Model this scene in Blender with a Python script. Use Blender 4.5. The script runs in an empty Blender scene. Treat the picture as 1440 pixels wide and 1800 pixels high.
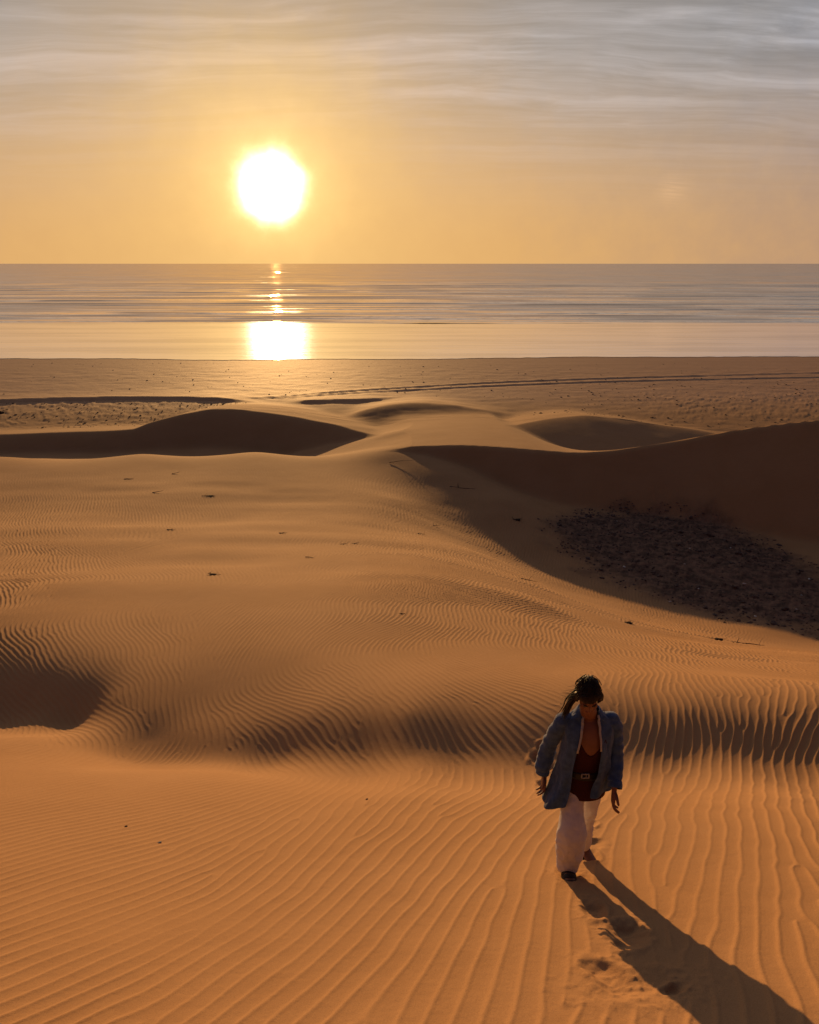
import bpy, bmesh, math, random
import numpy as np
from mathutils import Vector, Matrix

scene = bpy.context.scene
COL = scene.collection
CAM_Z = 19.3                      # camera height above the sea, metres
SUN_DIR = Vector((-0.15494, 0.98448, 0.08237)).normalized()
SUN_EL = math.asin(SUN_DIR.z)
SUN_AZ = math.atan2(SUN_DIR.x, SUN_DIR.y)

# ------------------------------------------------------------------ camera
cam_data = bpy.data.cameras.new('camera')
cam_data.sensor_fit = 'HORIZONTAL'
cam_data.sensor_width = 36.0
cam_data.lens = 36.0
cam_data.clip_start = 0.05
cam_data.clip_end = 120000.0
cam = bpy.data.objects.new('camera', cam_data)
COL.objects.link(cam)
cam.location = (0, 0, CAM_Z)
cam.rotation_euler = (math.radians(90) - math.atan(437.0 / 1440.0), 0, 0)
scene.camera = cam

# ------------------------------------------------------------------ view
scene.view_settings.view_transform = 'Standard'
scene.view_settings.look = 'None'
scene.view_settings.gamma = 1.0
scene.view_settings.use_curve_mapping = False
scene.view_settings.exposure = EXPOSURE = 0.0
scene.cycles.use_denoising = True
scene.cycles.max_bounces = 6

# ------------------------------------------------------------------ sun
sun_data = bpy.data.lights.new('sun', 'SUN')
sun_data.energy = 4.5
sun_data.angle = math.radians(0.55)
sun_data.color = (1.0, 0.555, 0.20)
sun = bpy.data.objects.new('sun', sun_data)
COL.objects.link(sun)
sun.location = (-60, 380, 60)
sun.rotation_euler = SUN_DIR.to_track_quat('Z', 'Y').to_euler()


# ------------------------------------------------------------------ node helper
class NT:
    def __init__(self, tree):
        self.t = tree
        self.t.nodes.clear()

    def n(self, kind, **kw):
        nd = self.t.nodes.new(kind)
        for k, v in kw.items():
            setattr(nd, k, v)
        return nd

    def l(self, a, b):
        self.t.links.new(a, b)

    def put(self, sock, v):
        if hasattr(v, 'is_output'):
            self.l(v, sock)
        else:
            sock.default_value = v

    def math(self, op, a, b=0.0, c=None, clamp=False):
        nd = self.n('ShaderNodeMath', operation=op, use_clamp=clamp)
        self.put(nd.inputs[0], a)
        self.put(nd.inputs[1], b)
        if c is not None:
            self.put(nd.inputs[2], c)
        return nd.outputs[0]

    def vmath(self, op, a, b=None, scale=None):
        nd = self.n('ShaderNodeVectorMath', operation=op)
        self.put(nd.inputs[0], a)
        if b is not None:
            self.put(nd.inputs[1], b)
        if scale is not None:
            self.put(nd.inputs['Scale'], scale)
        return nd.outputs['Value'] if op in ('DOT_PRODUCT', 'LENGTH') else nd.outputs[0]

    def mix(self, fac, a, b, blend='MIX'):
        nd = self.n('ShaderNodeMix', data_type='RGBA', blend_type=blend)
        self.put(nd.inputs[0], fac)
        self.put(nd.inputs[6], a)
        self.put(nd.inputs[7], b)
        return nd.outputs[2]

    def ramp(self, fac, stops):
        nd = self.n('ShaderNodeValToRGB')
        cr = nd.color_ramp
        while len(cr.elements) < len(stops):
            cr.elements.new(0.5)
        for e, (p, c) in zip(cr.elements, stops):
            e.position = p
            e.color = c if len(c) == 4 else (*c, 1)
        self.put(nd.inputs[0], fac)
        return nd.outputs[0]

    def noise(self, vec, scale, detail=3.0, rough=0.55, dist=0.0, dims='3D', col=False):
        nd = self.n('ShaderNodeTexNoise', noise_dimensions=dims)
        self.put(nd.inputs['Vector'], vec)
        nd.inputs['Scale'].default_value = scale
        nd.inputs['Detail'].default_value = detail
        nd.inputs['Roughness'].default_value = rough
        nd.inputs['Distortion'].default_value = dist
        return nd.outputs[1] if col else nd.outputs[0]

    def maprange(self, v, a, b, c=0.0, d=1.0, smooth=True):
        nd = self.n('ShaderNodeMapRange')
        nd.interpolation_type = 'SMOOTHSTEP' if smooth else 'LINEAR'
        self.put(nd.inputs[0], v)
        for i, q in enumerate((a, b, c, d)):
            self.put(nd.inputs[i + 1], q)
        return nd.outputs[0]


# ------------------------------------------------------------------ sky
def build_world():
    world = bpy.data.worlds.new('World')
    scene.world = world
    world.use_nodes = True
    t = NT(world.node_tree)
    tc = t.n('ShaderNodeTexCoord')
    d = t.vmath('NORMALIZE', tc.outputs['Generated'])
    sky = t.n('ShaderNodeTexSky', sky_type='NISHITA')
    sky.sun_disc = False
    sky.sun_elevation = SUN_EL
    sky.sun_rotation = SUN_AZ
    sky.altitude = 20
    sky.air_density = 1.0
    sky.dust_density = 3.0
    sky.ozone_density = 1.5
    base = t.vmath('SCALE', sky.outputs[0], scale=0.025)
    sep = t.n('ShaderNodeSeparateXYZ')
    t.l(d, sep.inputs[0])
    z = t.math('MAXIMUM', sep.outputs[2], 0.0)
    ca = t.math('MINIMUM', t.vmath('DOT_PRODUCT', d, tuple(SUN_DIR)), 1.0)
    ang = t.math('MULTIPLY', t.math('ARCCOSINE', ca), 180 / math.pi)      # degrees from the sun
    ang = t.math('MULTIPLY', ang, t.maprange(t.noise(d, 34.0, 3, 0.6), 0.3, 0.7, 0.93, 1.07, False))     # uneven veil in front of the sun
    # high veil of cirrus: a layer seen in perspective, combed into streaks
    den = t.math('ADD', z, 0.10)
    px = t.math('DIVIDE', sep.outputs[0], den)
    py = t.math('DIVIDE', sep.outputs[1], den)
    comb = t.n('ShaderNodeCombineXYZ')
    t.l(px, comb.inputs[0])
    t.l(py, comb.inputs[1])
    mp = t.n('ShaderNodeMapping')
    mp.inputs['Rotation'].default_value = (0, 0, math.radians(-26))
    mp.inputs['Scale'].default_value = (0.50, 3.0, 1)
    t.l(comb.outputs[0], mp.inputs[0])
    warp = t.noise(comb.outputs[0], 0.42, 4, 0.55, col=True)
    wv = t.vmath('ADD', mp.outputs[0], t.vmath('SCALE', warp, scale=2.6))
    streak = t.noise(wv, 1.25, 9, 0.60)
    fine = t.noise(t.vmath('MULTIPLY', wv, (0.8, 1.0, 1.0)), 3.4, 8, 0.62)
    broad = t.noise(comb.outputs[0], 0.35, 2, 0.5)
    s1 = t.maprange(streak, 0.36, 0.66)
    s2 = t.maprange(fine, 0.30, 0.72)
    streaks = t.math('ADD', t.math('MULTIPLY', s1, 0.62), t.math('MULTIPLY', s2, 0.38))
    veil = t.math('MULTIPLY', t.maprange(broad, 0.25, 0.65, 0.75, 0.98), t.math('MULTIPLY_ADD', streaks, 0.5, 0.6), clamp=True)
    calm = t.maprange(z, 0.015, 0.22, 0.0, 1.0)                     # streaks pile up and blur towards the horizon
    veil = t.math('ADD', t.math('MULTIPLY', veil, calm), t.math('MULTIPLY', t.math('SUBTRACT', 1.0, calm), 0.72))
    # the veil scatters the sun's light forward: bright and warm near the sun, dim and grey far from it
    an = t.math('DIVIDE', ang, 180.0)
    cloud = t.ramp(an, [(0.0, (0.90, 0.54, 0.21)), (0.03, (0.74, 0.49, 0.25)), (0.061, (0.575, 0.44, 0.345)), (0.105, (0.49, 0.435, 0.41)), (0.16, (0.42, 0.395, 0.395)), (0.225, (0.335, 0.345, 0.39)),
                        (0.30, (0.19, 0.185, 0.21)), (0.42, (0.068, 0.062, 0.098)), (0.65, (0.030, 0.027, 0.060)), (1.0, (0.022, 0.020, 0.052))])
    cloud = t.vmath('SCALE', cloud, scale=t.math('MULTIPLY_ADD', t.math('MULTIPLY', streaks, calm), 0.27, t.math('MULTIPLY_ADD', calm, -0.06, 1.0)))
    col = t.mix(veil, base, cloud)
    # haze bank along the whole horizon
    hz = t.ramp(an, [(0.0, (0.93, 0.545, 0.185)), (0.09, (0.79, 0.435, 0.145)), (0.19, (0.55, 0.32, 0.165)), (0.30, (0.28, 0.18, 0.12)), (0.6, (0.045, 0.034, 0.037)), (1.0, (0.026, 0.022, 0.028))])
    band = t.maprange(z, 0.0, 0.235, 0.92, 0.0)
    col = t.mix(band, col, hz)
    # aureole of the sun shining through the veil
    a1 = t.math('MULTIPLY', t.math('EXPONENT', t.math('MULTIPLY', t.math('POWER', t.math('DIVIDE', ang, 1.62), 3.0), -1.0)), 10.0)
    a2 = t.math('MULTIPLY', t.math('EXPONENT', t.math('DIVIDE', ang, -1.7)), 1.25)
    a3 = t.math('MULTIPLY', t.math('EXPONENT', t.math('DIVIDE', ang, -5.0)), 0.12)
    glow = t.vmath('ADD', t.vmath('SCALE', (1.0, 0.86, 0.55), scale=a1), t.vmath('SCALE', (1.0, 0.78, 0.30), scale=a2))
    glow = t.vmath('ADD', glow, t.vmath('SCALE', (1.0, 0.66, 0.20), scale=a3))
    # faint mock suns 22 degrees to either side, at the sun's height
    dogs = None
    for sgn in (-1, 1):
        a = SUN_AZ + sgn * math.radians(25.6)
        e = SUN_EL - math.radians(0.3)
        dv = (math.sin(a) * math.cos(e), math.cos(a) * math.cos(e), math.sin(e))
        q = t.math('ARCCOSINE', t.math('MINIMUM', t.vmath('DOT_PRODUCT', d, dv), 1.0))
        q = t.math('EXPONENT', t.math('MULTIPLY', t.math('POWER', t.math('DIVIDE', q, math.radians(0.75)), 2.0), -1.0))
        dogs = q if dogs is None else t.math('ADD', dogs, q)
    glow = t.vmath('ADD', glow, t.vmath('SCALE', (0.10, 0.055, 0.02), scale=t.math('MULTIPLY', dogs, t.maprange(fine, 0.35, 0.6, 0.3, 1.2))))
    out = t.vmath('ADD', col, glow)
    bg = t.n('ShaderNodeBackground')
    t.l(out, bg.inputs[0])
    bg.inputs[1].default_value = 1.0
    wo = t.n('ShaderNodeOutputWorld')
    t.l(bg.outputs[0], wo.inputs[0])


build_world()


# ------------------------------------------------------------------ numpy noise
def _hash(ix, iy, seed):
    h = (ix.astype(np.int64) * 374761393 + iy.astype(np.int64) * 668265263 + seed * 974711) & 0xFFFFFFFF
    h = ((h ^ (h >> 13)) * 1274126177) & 0xFFFFFFFF
    return ((h ^ (h >> 16)) & 0xFFFF) / 65535.0


def vnoise(x, y, seed=0):
    ix, iy = np.floor(x), np.floor(y)
    fx, fy = x - ix, y - iy
    fx = fx * fx * fx * (fx * (fx * 6 - 15) + 10)
    fy = fy * fy * fy * (fy * (fy * 6 - 15) + 10)
    a, b = _hash(ix, iy, seed), _hash(ix + 1, iy, seed)
    c, d = _hash(ix, iy + 1, seed), _hash(ix + 1, iy + 1, seed)
    return (a + (b - a) * fx) * (1 - fy) + (c + (d - c) * fx) * fy


def fbm(x, y, octaves=4, seed=0, gain=0.5):
    s, a, n = 0.0, 1.0, 0.0
    for o in range(octaves):
        s = s + a * (vnoise(x * 2 ** o + 17.3 * o, y * 2 ** o - 9.1 * o, seed + o) - 0.5)
        n += a
        a *= gain
    return s / n * 2


def sstep(x, a, b):
    t = np.clip((x - a) / (b - a), 0, 1)
    return t * t * (3 - 2 * t)


# ------------------------------------------------------------------ the lie of the land (metres, heights below the camera)
A=[(-12.00,-12.00,1.00), (-12.00,-4.00,-0.60), (-12.00,-1.00,-1.50), (-5.00,-12.00,1.00), (-5.00,-4.00,-0.60), (-5.00,-1.00,-1.50), (0.00,-12.00,1.00), (0.00,-4.00,-0.60), (0.00,-1.00,-1.50), (5.00,-12.00,1.00), (5.00,-4.00,-0.60), (5.00,-1.00,-1.50), (12.00,-12.00,1.00), (12.00,-4.00,-0.60), (12.00,-1.00,-1.50), (-3.00,2.00,-2.87), (0.00,2.00,-2.87), (3.00,2.00,-2.87), (-4.00,5.00,-4.27), (-1.50,5.00,-4.27), (0.00,5.00,-4.27), (1.50,5.00,-4.27), (4.00,5.00,-4.27), (-2.00,3.50,-3.57), (2.00,3.50,-3.57), (-8.00,5.00,-4.27), (8.00,5.00,-4.27), (-3.00,7.00,-5.20), (0.00,7.00,-5.20), (3.00,7.00,-5.20), (-3.73,7.42,-5.40), (-1.93,7.42,-5.40), (0.00,7.42,-5.40), (1.99,7.42,-5.40), (4.09,7.42,-5.40), (-7.03,9.04,-6.15), (-8.09,10.48,-6.82), (-9.07,11.81,-7.44), (-5.80,9.04,-6.15), (-6.67,10.48,-6.82), (-7.48,11.81,-7.44), (-4.86,9.04,-6.15), (-5.59,10.48,-6.82), (-6.26,11.81,-7.44), (-4.13,9.04,-6.15), (-4.75,10.48,-6.82), (-5.33,11.81,-7.44), (-3.14,8.49,-5.90), (-3.55,9.67,-6.45), (-2.19,8.49,-5.90), (-2.47,9.67,-6.45), (-10.98,13.68,-8.31), (-7.75,13.68,-8.31), (-6.13,13.18,-8.08), (-4.37,12.01,-7.54), (-1.89,10.80,-6.97), (0.00,9.99,-6.59), (2.13,9.54,-6.38), (3.66,9.54,-6.38), (5.40,9.37,-6.30), (7.99,9.24,-6.25), (-12.05,15.28,-8.22), (-8.49,15.26,-8.18), (-7.63,14.95,-8.04), (-6.60,14.43,-7.95), (-5.49,13.55,-7.75), (-4.54,12.88,-7.60), (-3.13,12.45,-7.41), (-1.56,11.71,-6.96), (0.00,11.07,-6.57), (2.33,10.62,-6.30), (4.01,10.66,-6.32), (5.96,10.57,-6.22), (8.85,10.46,-6.17), (-14.65,19.00,-8.62), (-10.07,18.50,-8.39), (-6.08,17.00,-8.13), (-2.53,15.00,-7.55), (0.00,14.20,-7.27), (3.02,14.00,-7.29), (5.93,14.50,-7.67), (8.08,14.50,-7.86), (-13.13,24.50,-9.72), (-8.90,25.50,-9.92), (-4.12,25.20,-9.80), (0.00,24.60,-9.66), (3.34,24.80,-10.24), (6.23,25.00,-11.24), (10.09,25.00,-12.07), (13.79,25.00,-12.59), (-18.22,34.50,-11.79), (-10.92,35.50,-12.00), (-4.54,36.50,-12.19), (0.00,37.00,-12.59), (3.04,37.50,-13.34), (-34.72,47.00,-13.91), (-24.77,47.50,-14.06), (-14.87,49.00,-14.13), (-6.26,51.00,-14.52), (-1.14,52.50,-14.94), (-31.93,62.00,-15.57), (-18.90,63.00,-15.59), (-7.77,64.00,-15.70), (-1.88,66.00,-15.85), (-51.54,71.00,-16.58), (-36.87,72.00,-16.66), (-24.38,73.00,-16.63), (-14.09,73.50,-16.58), (-4.12,72.50,-16.25), (-1.01,71.50,-15.77), (1.75,60.77,-16.16), (3.23,55.78,-16.51), (4.81,50.52,-16.88), (6.29,47.44,-17.03), (7.67,44.98,-17.13), (9.52,42.54,-17.22), (11.86,40.53,-17.22), (14.09,38.93,-17.24), (16.98,37.33,-17.30), (19.58,35.68,-17.25), (11.03,53.93,-17.60), (16.36,59.31,-18.00), (18.54,52.66,-18.00), (14.98,46.99,-17.90), (20.32,47.25,-18.00), (21.19,41.49,-17.80), (25.03,46.80,-18.20), (23.62,55.77,-18.20), (25.00,58.00,-18.20), (30.00,50.00,-18.20), (22.00,66.00,-18.40), (10.00,66.00,-18.20), (35.00,40.00,-17.60), (6.59,57.00,-16.44), (3.63,63.50,-15.95), (-64.00,80.00,-18.70), (-58.00,80.00,-18.70), (-52.00,80.00,-18.70), (-46.00,80.00,-18.70), (-40.00,80.00,-18.70), (-34.00,80.00,-18.70), (-28.00,80.00,-18.70), (-22.00,80.00,-18.70), (-16.00,80.00,-18.70), (-10.00,80.00,-18.70), (-60.00,88.00,-19.30), (-60.00,100.00,-19.20), (-40.00,88.00,-19.30), (-40.00,100.00,-19.20), (-20.00,88.00,-19.30), (-20.00,100.00,-19.20), (-5.00,88.00,-19.30), (-5.00,100.00,-19.20), (8.00,88.00,-19.30), (8.00,100.00,-19.20), (25.00,88.00,-19.30), (25.00,100.00,-19.20), (45.00,88.00,-19.30), (45.00,100.00,-19.20), (70.00,88.00,-19.30), (70.00,100.00,-19.20), (-45.00,60.00,-14.50), (-30.00,30.00,-11.00), (-22.00,15.00,-8.20), (-14.00,10.00,-6.30), (14.00,10.00,-6.60), (24.00,18.00,-9.60), (40.00,25.00,-13.00), (60.00,45.00,-16.00), (-60.00,40.00,-12.00)]
R1=[(-0.25,70.50,-15.39), (3.94,69.50,-15.07), (8.61,67.50,-14.88), (13.12,66.00,-14.89), (15.76,65.30,-14.68), (18.88,65.00,-14.19), (21.98,64.80,-13.59), (26.14,64.00,-12.59), (29.21,63.00,-11.90), (31.33,62.00,-11.45), (34.21,59.50,-10.82), (37.70,56.00,-10.22)]
R2=[(-67.24,89.00,-18.34), (-45.20,89.00,-18.02), (-35.95,89.50,-17.80), (-30.75,91.00,-17.84), (-29.39,93.00,-17.44), (-26.60,95.00,-16.74), (-22.81,96.00,-16.37), (-17.94,95.00,-16.47), (-10.22,91.00,-16.93), (-4.90,87.00,-17.31), (-1.17,83.00,-17.58), (1.12,79.00,-17.30)]
R1 += [(46.0, 53.0, -9.9), (60.0, 51.0, -10.5), (95.0, 50.0, -12.0)]
R3 = [(4.63, 82.00, -17.5), (7.18, 85.00, -17.35), (11.24, 89.00, -17.25), (15.62, 93.00, -17.1), (19.91, 95.00, -17.05), (24.82, 96.00, -17.5), (30.60, 95.00, -18.3), (37.52, 92.00, -19.0)]
R4 = [(-8.74, 104.00, -19.0), (-5.92, 106.00, -18.3), (-2.26, 108.00, -17.9), (1.5, 109.00, -17.8), (5.5, 109.00, -18.1), (9.7, 108.00, -18.6), (13.0, 107.00, -19.0)]

BERM = [(-75.5, 117.7), (-59.4, 118.2), (-47.8, 120.3), (-35.4, 120.8), (-29.2, 119.8), (-20.2, 115.7)]
BERM_SHORT = [(-18.1, 117.7), (-5.8, 119.3), (0.0, 123.0)]
TRACKS = [[(-26.7, 119.8), (-20.4, 121.9), (-10.6, 127.5), (0.0, 132.4), (17.3, 139.0), (37.8, 144.0), (75.0, 151.0), (105.4, 156.0)],
          [(-24.1, 119.3), (-17.0, 121.9), (-8.7, 125.8), (1.8, 129.9), (16.8, 135.0), (36.8, 139.7), (72.1, 144.8), (100.1, 147.8)]]
SHORE = [(-600, 175), (-134.9, 175.4), (-86.7, 175.4), (-26.2, 173.3), (0.0, 175.4), (46.6, 178.7), (88.3, 178.7), (146.5, 181.0), (600, 185)]


def warp_uv(x, y):
    w = np.maximum(y, -14.0) + 16.0
    return 1.6 * x / w * 1.5, 1.5 * np.log(w)


_AP = np.array(A)
_AU, _AV = warp_uv(_AP[:, 0], _AP[:, 1])


def _tps_solve():
    n = len(_AP)
    du = _AU[:, None] - _AU[None]
    dv = _AV[:, None] - _AV[None]
    r2 = du * du + dv * dv
    K = 0.5 * r2 * np.log(r2 + 1e-12) + np.eye(n) * 1e-5
    Pm = np.stack([np.ones(n), _AU, _AV], 1)
    M = np.block([[K, Pm], [Pm.T, np.zeros((3, 3))]])
    return np.linalg.solve(M, np.concatenate([_AP[:, 2], np.zeros(3)]))


_TW = _tps_solve()


def tps(x, y):
    u, v = warp_uv(x, y)
    out = _TW[-3] + _TW[-2] * u + _TW[-1] * v
    for i in range(len(_AP)):
        r2 = (u - _AU[i]) ** 2 + (v - _AV[i]) ** 2
        out = out + _TW[i] * 0.5 * r2 * np.log(r2 + 1e-12)
    return out


def pw(x, pts, k):
    """smooth curve through pts[:,0] -> pts[:,k] (monotone cubic)"""
    p = np.array(pts, float)
    X, Y = p[:, 0], p[:, k]
    h = np.diff(X)
    s = np.diff(Y) / h
    m = np.zeros(len(X))
    m[1:-1] = np.where(s[1:] * s[:-1] > 0, 2 * s[1:] * s[:-1] / (s[1:] + s[:-1] + 1e-12), 0)
    m[0], m[-1] = s[0], s[-1]
    i = np.clip(np.searchsorted(X, x) - 1, 0, len(X) - 2)
    t = np.clip((x - X[i]) / h[i], 0, 1)
    return ((1 + 2 * t) * (1 - t) ** 2 * Y[i] + t * (1 - t) ** 2 * h[i] * m[i]
            + t * t * (3 - 2 * t) * Y[i + 1] + t * t * (t - 1) * h[i] * m[i + 1])


def smax(a, b, k):
    h = np.clip(0.5 + 0.5 * (a - b) / k, 0, 1)
    return b + (a - b) * h + k * h * (1 - h)


def ridge(x, y, crest, lee=0.58, stoss=0.10, soft=0.17, left=0.0, right=0.0):
    yc, zc = pw(x, crest, 1), pw(x, crest, 2)
    x0, x1 = crest[0][0], crest[-1][0]
    zc = zc - left * np.maximum(x0 - x, 0) - right * np.maximum(x - x1, 0)
    d = yc - y
    slip = lee * (np.sqrt(np.maximum(d, 0) ** 2 + soft * soft) - soft)
    back = stoss * np.maximum(-d, 0) * (1 + 0.004 * np.maximum(-d, 0))
    return zc - slip - back


DIP = [(-30, 11.5, 0.000), (-12, 11.5, 0.000), (-6.2, 11.3, 0.000), (-4, 10.95, 0.300), (-3.2, 10.8, 0.300), (-2.4, 10.6, 0.300), (-1.6, 10.35, 0.218), (-0.8, 10.1, 0.208), (0, 9.9, 0.029), (0.8, 9.7, 0.176), (1.6, 9.5, 0.136), (2.4, 9.4, -0.040), (3.2, 9.4, 0.038), (4, 9.4, 0.031), (4.8, 9.4, 0.123), (5.6, 9.4, 0.036), (6.6, 9.4, 0.108), (8, 9.4, 0.191), (14, 9.4, 0.000), (40, 9.4, 0.000)]


def base_height(x, y):
    """dunes and beach without ripples, relative to the camera"""
    a = tps(x, np.minimum(y, 104))
    wob = fbm(x * 0.11 + 3, y * 0.055, 3, 11)
    d = y - pw(x, DIP, 1)
    a = a - pw(x, DIP, 2) * np.exp(-(d / np.where(d > 0, 0.9, 1.6)) ** 2)
    beach = -19.12 - 0.0026 * (y - 100)
    a = a + (beach - a) * sstep(y, 84, 99)
    a = a + 0.13 * fbm(x * 0.085 + 31, y * 0.21, 2, 15) * sstep(y, 14, 22) * (1 - sstep(y, 48, 66))
    a = a + wob * 0.22 * sstep(y, 14, 26) * (1 - sstep(y, 46, 66))
    wx = x + 1.0 * fbm(x * 0.12, y * 0.12, 2, 5)
    r1 = ridge(wx, y, R1, 0.60, 0.085 + 0.26 * sstep(x, 10, 22), left=0.22, right=-0.05)
    z = smax(a, r1, 0.25)
    z = smax(z, ridge(wx, y, R2, 0.46, 0.12, 2.4, left=0.02, right=0.7), 0.35)
    z = smax(z, ridge(wx, y, R3, 0.088, 0.13, 3.0, left=0.5, right=0.12), 0.5)
    z = smax(z, ridge(wx, y, R4, 0.088, 0.10, 2.0, left=0.3, right=0.3), 0.6)
    return z


def relief(x, y):
    """smaller marks on the beach: berm, wheel tracks, trampled patches"""
    z = np.zeros_like(x)
    far = y > 95
    xf, yf = x[far], y[far]
    q = np.zeros_like(xf)
    n1 = fbm(xf * 0.3, yf * 0.3, 3, 31)
    for line, h in ((BERM, 0.34), (BERM_SHORT, 0.26)):
        d = yf - pw(xf, line, 1) + 0.5 * n1
        ends = sstep(xf, line[0][0], line[0][0] + 4) * (1 - sstep(xf, line[-1][0] - 7, line[-1][0]))
        q += h * ends * np.where(d > 0, np.exp(-d / 5.0), np.exp(-(d / 0.45) ** 2))
    for line in TRACKS:
        d = yf - pw(xf, line, 1)
        ends = sstep(xf, line[0][0], line[0][0] + 6)
        q += ends * (-0.10 * np.exp(-(d / 0.45) ** 2) + 0.11 * np.exp(-((d - 0.9) / 0.5) ** 2))
    q += 0.05 * fbm(xf * 0.35, yf * 0.8, 4, 41) * (1 - sstep(yf, 150, 172))
    patch = sstep(-xf, 22, 36) * sstep(yf, 96, 101) * (1 - sstep(yf, 116, 121))
    patch2 = sstep(xf, 24, 40) * sstep(yf, 100, 104) * (1 - sstep(yf, 124, 132)) * 0.6
    rough = np.maximum(fbm(xf * 1.3, yf * 1.1, 4, 51), 0)
    q += (patch + patch2) * 0.16 * rough
    z[far] = q
    return z


def hollow_mask(x, y):
    """1 on the stony floor of the shaded hollow"""
    poly = [(9.2, 55.8), (13.2, 59.6), (18.5, 60.2), (22.6, 58.3), (25.2, 53.4), (26.2, 47.5), (26.5, 41.0), (24.0, 36.5), (19.6, 36.4), (15.6, 38.4), (12.6, 41.5), (10.3, 46.5), (9.2, 51.0)]
    px_, py_ = np.array(poly).T
    inside = np.zeros(x.shape, bool)
    dist = np.full(x.shape, 1e9)
    j = len(poly) - 1
    for i in range(len(poly)):
        x1, y1, x2, y2 = px_[j], py_[j], px_[i], py_[i]
        c = ((y1 > y) != (y2 > y)) & (x < (x2 - x1) * (y - y1) / (y2 - y1 + 1e-9) + x1)
        inside ^= c
        t = np.clip(((x - x1) * (x2 - x1) + (y - y1) * (y2 - y1)) / ((x2 - x1) ** 2 + (y2 - y1) ** 2), 0, 1)
        dist = np.minimum(dist, np.hypot(x - x1 - t * (x2 - x1), y - y1 - t * (y2 - y1)))
        j = i
    sd = np.where(inside, dist, -dist) + 1.6 * fbm(x * 0.5, y * 0.5, 4, 61)
    return sstep(sd, -0.8, 2.2)


# ------------------------------------------------------------------ wind ripples (phasor noise: crests that run on, fork and die out)
# (x, y, heading of the crests in degrees from straight ahead, clockwise)
RIPPLE_DIR = [(-1.73, 3.17, 34), (-1.21, 3.29, 26), (-0.66, 3.42, 18), (-0.23, 3.78, 19), (0.26, 3.78, 22), (0.66, 3.29, 26), (-2.93, 6.27, 38), (-2.23, 7.42, 28), (-2.22, 4.22, 25), (-1.25, 4.63, 23), (-0.76, 5.41, 17), (-0.48, 7.42, 12), (-0.08, 4.75, 17), (0.67, 6.27, 17), (2.47, 6.27, 19), (1.56, 3.78, 15), (2.37, 4.22, 19), (-1.6, 9.04, -2), (-3.63, 9.67, 6), (1.21, 8.32, 17), (3.89, 8.32, 22), (-4.52, 8, 30), (-7.5, 10.5, 24), (-4.3, 26.3, 8), (-11.5, 27.1, -28), (-1.7, 19, 21), (-7.7, 16.4, -34), (-2.5, 11.9, -34), (-3.8, 12.5, -37), (-1.1, 11.1, -29), (-0.2, 10.6, 6), (2.2, 10.1, 11), (3.8, 10.1, 15), (5.3, 9.9, 18), (1.6, 16, -4), (1.1, 17.6, 16), (1.6, 11.6, -17), (0.3, 12.4, -22), (-7.2, 36.3, 6), (-1.7, 33.7, 9), (-11.3, 32.8, -35), (-6.5, 20.7, 31), (-10.2, 20.6, 4), (-2.4, 14, 50), (-4.1, 14.4, 23), (-5.2, 14.4, -30), (3.8, 18.1, 16), (4.5, 13.5, 7), (5.5, 12.3, 14), (3, 22.3, 18), (6.4, 22.3, 21), (-14.9, 32.7, -34), (-13.9, 45.6, 11), (-4, 46.1, 19), (12, 24, 14), (-20, 45, 8), (-16, 22, -20), (9, 14, 12)]
_RD = np.array(RIPPLE_DIR, float)


def ripple_heading(x, y):
    s = 0.10 + 0.12 * y
    w = np.exp(-((_RD[:, 0] - x) ** 2 + ((_RD[:, 1] - y) * 0.8) ** 2) / (s * s * 1.2)) + 1e-9
    a2 = np.radians(_RD[:, 2] * 2)
    return 0.5 * math.atan2((w * np.sin(a2)).sum(), (w * np.cos(a2)).sum())


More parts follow.
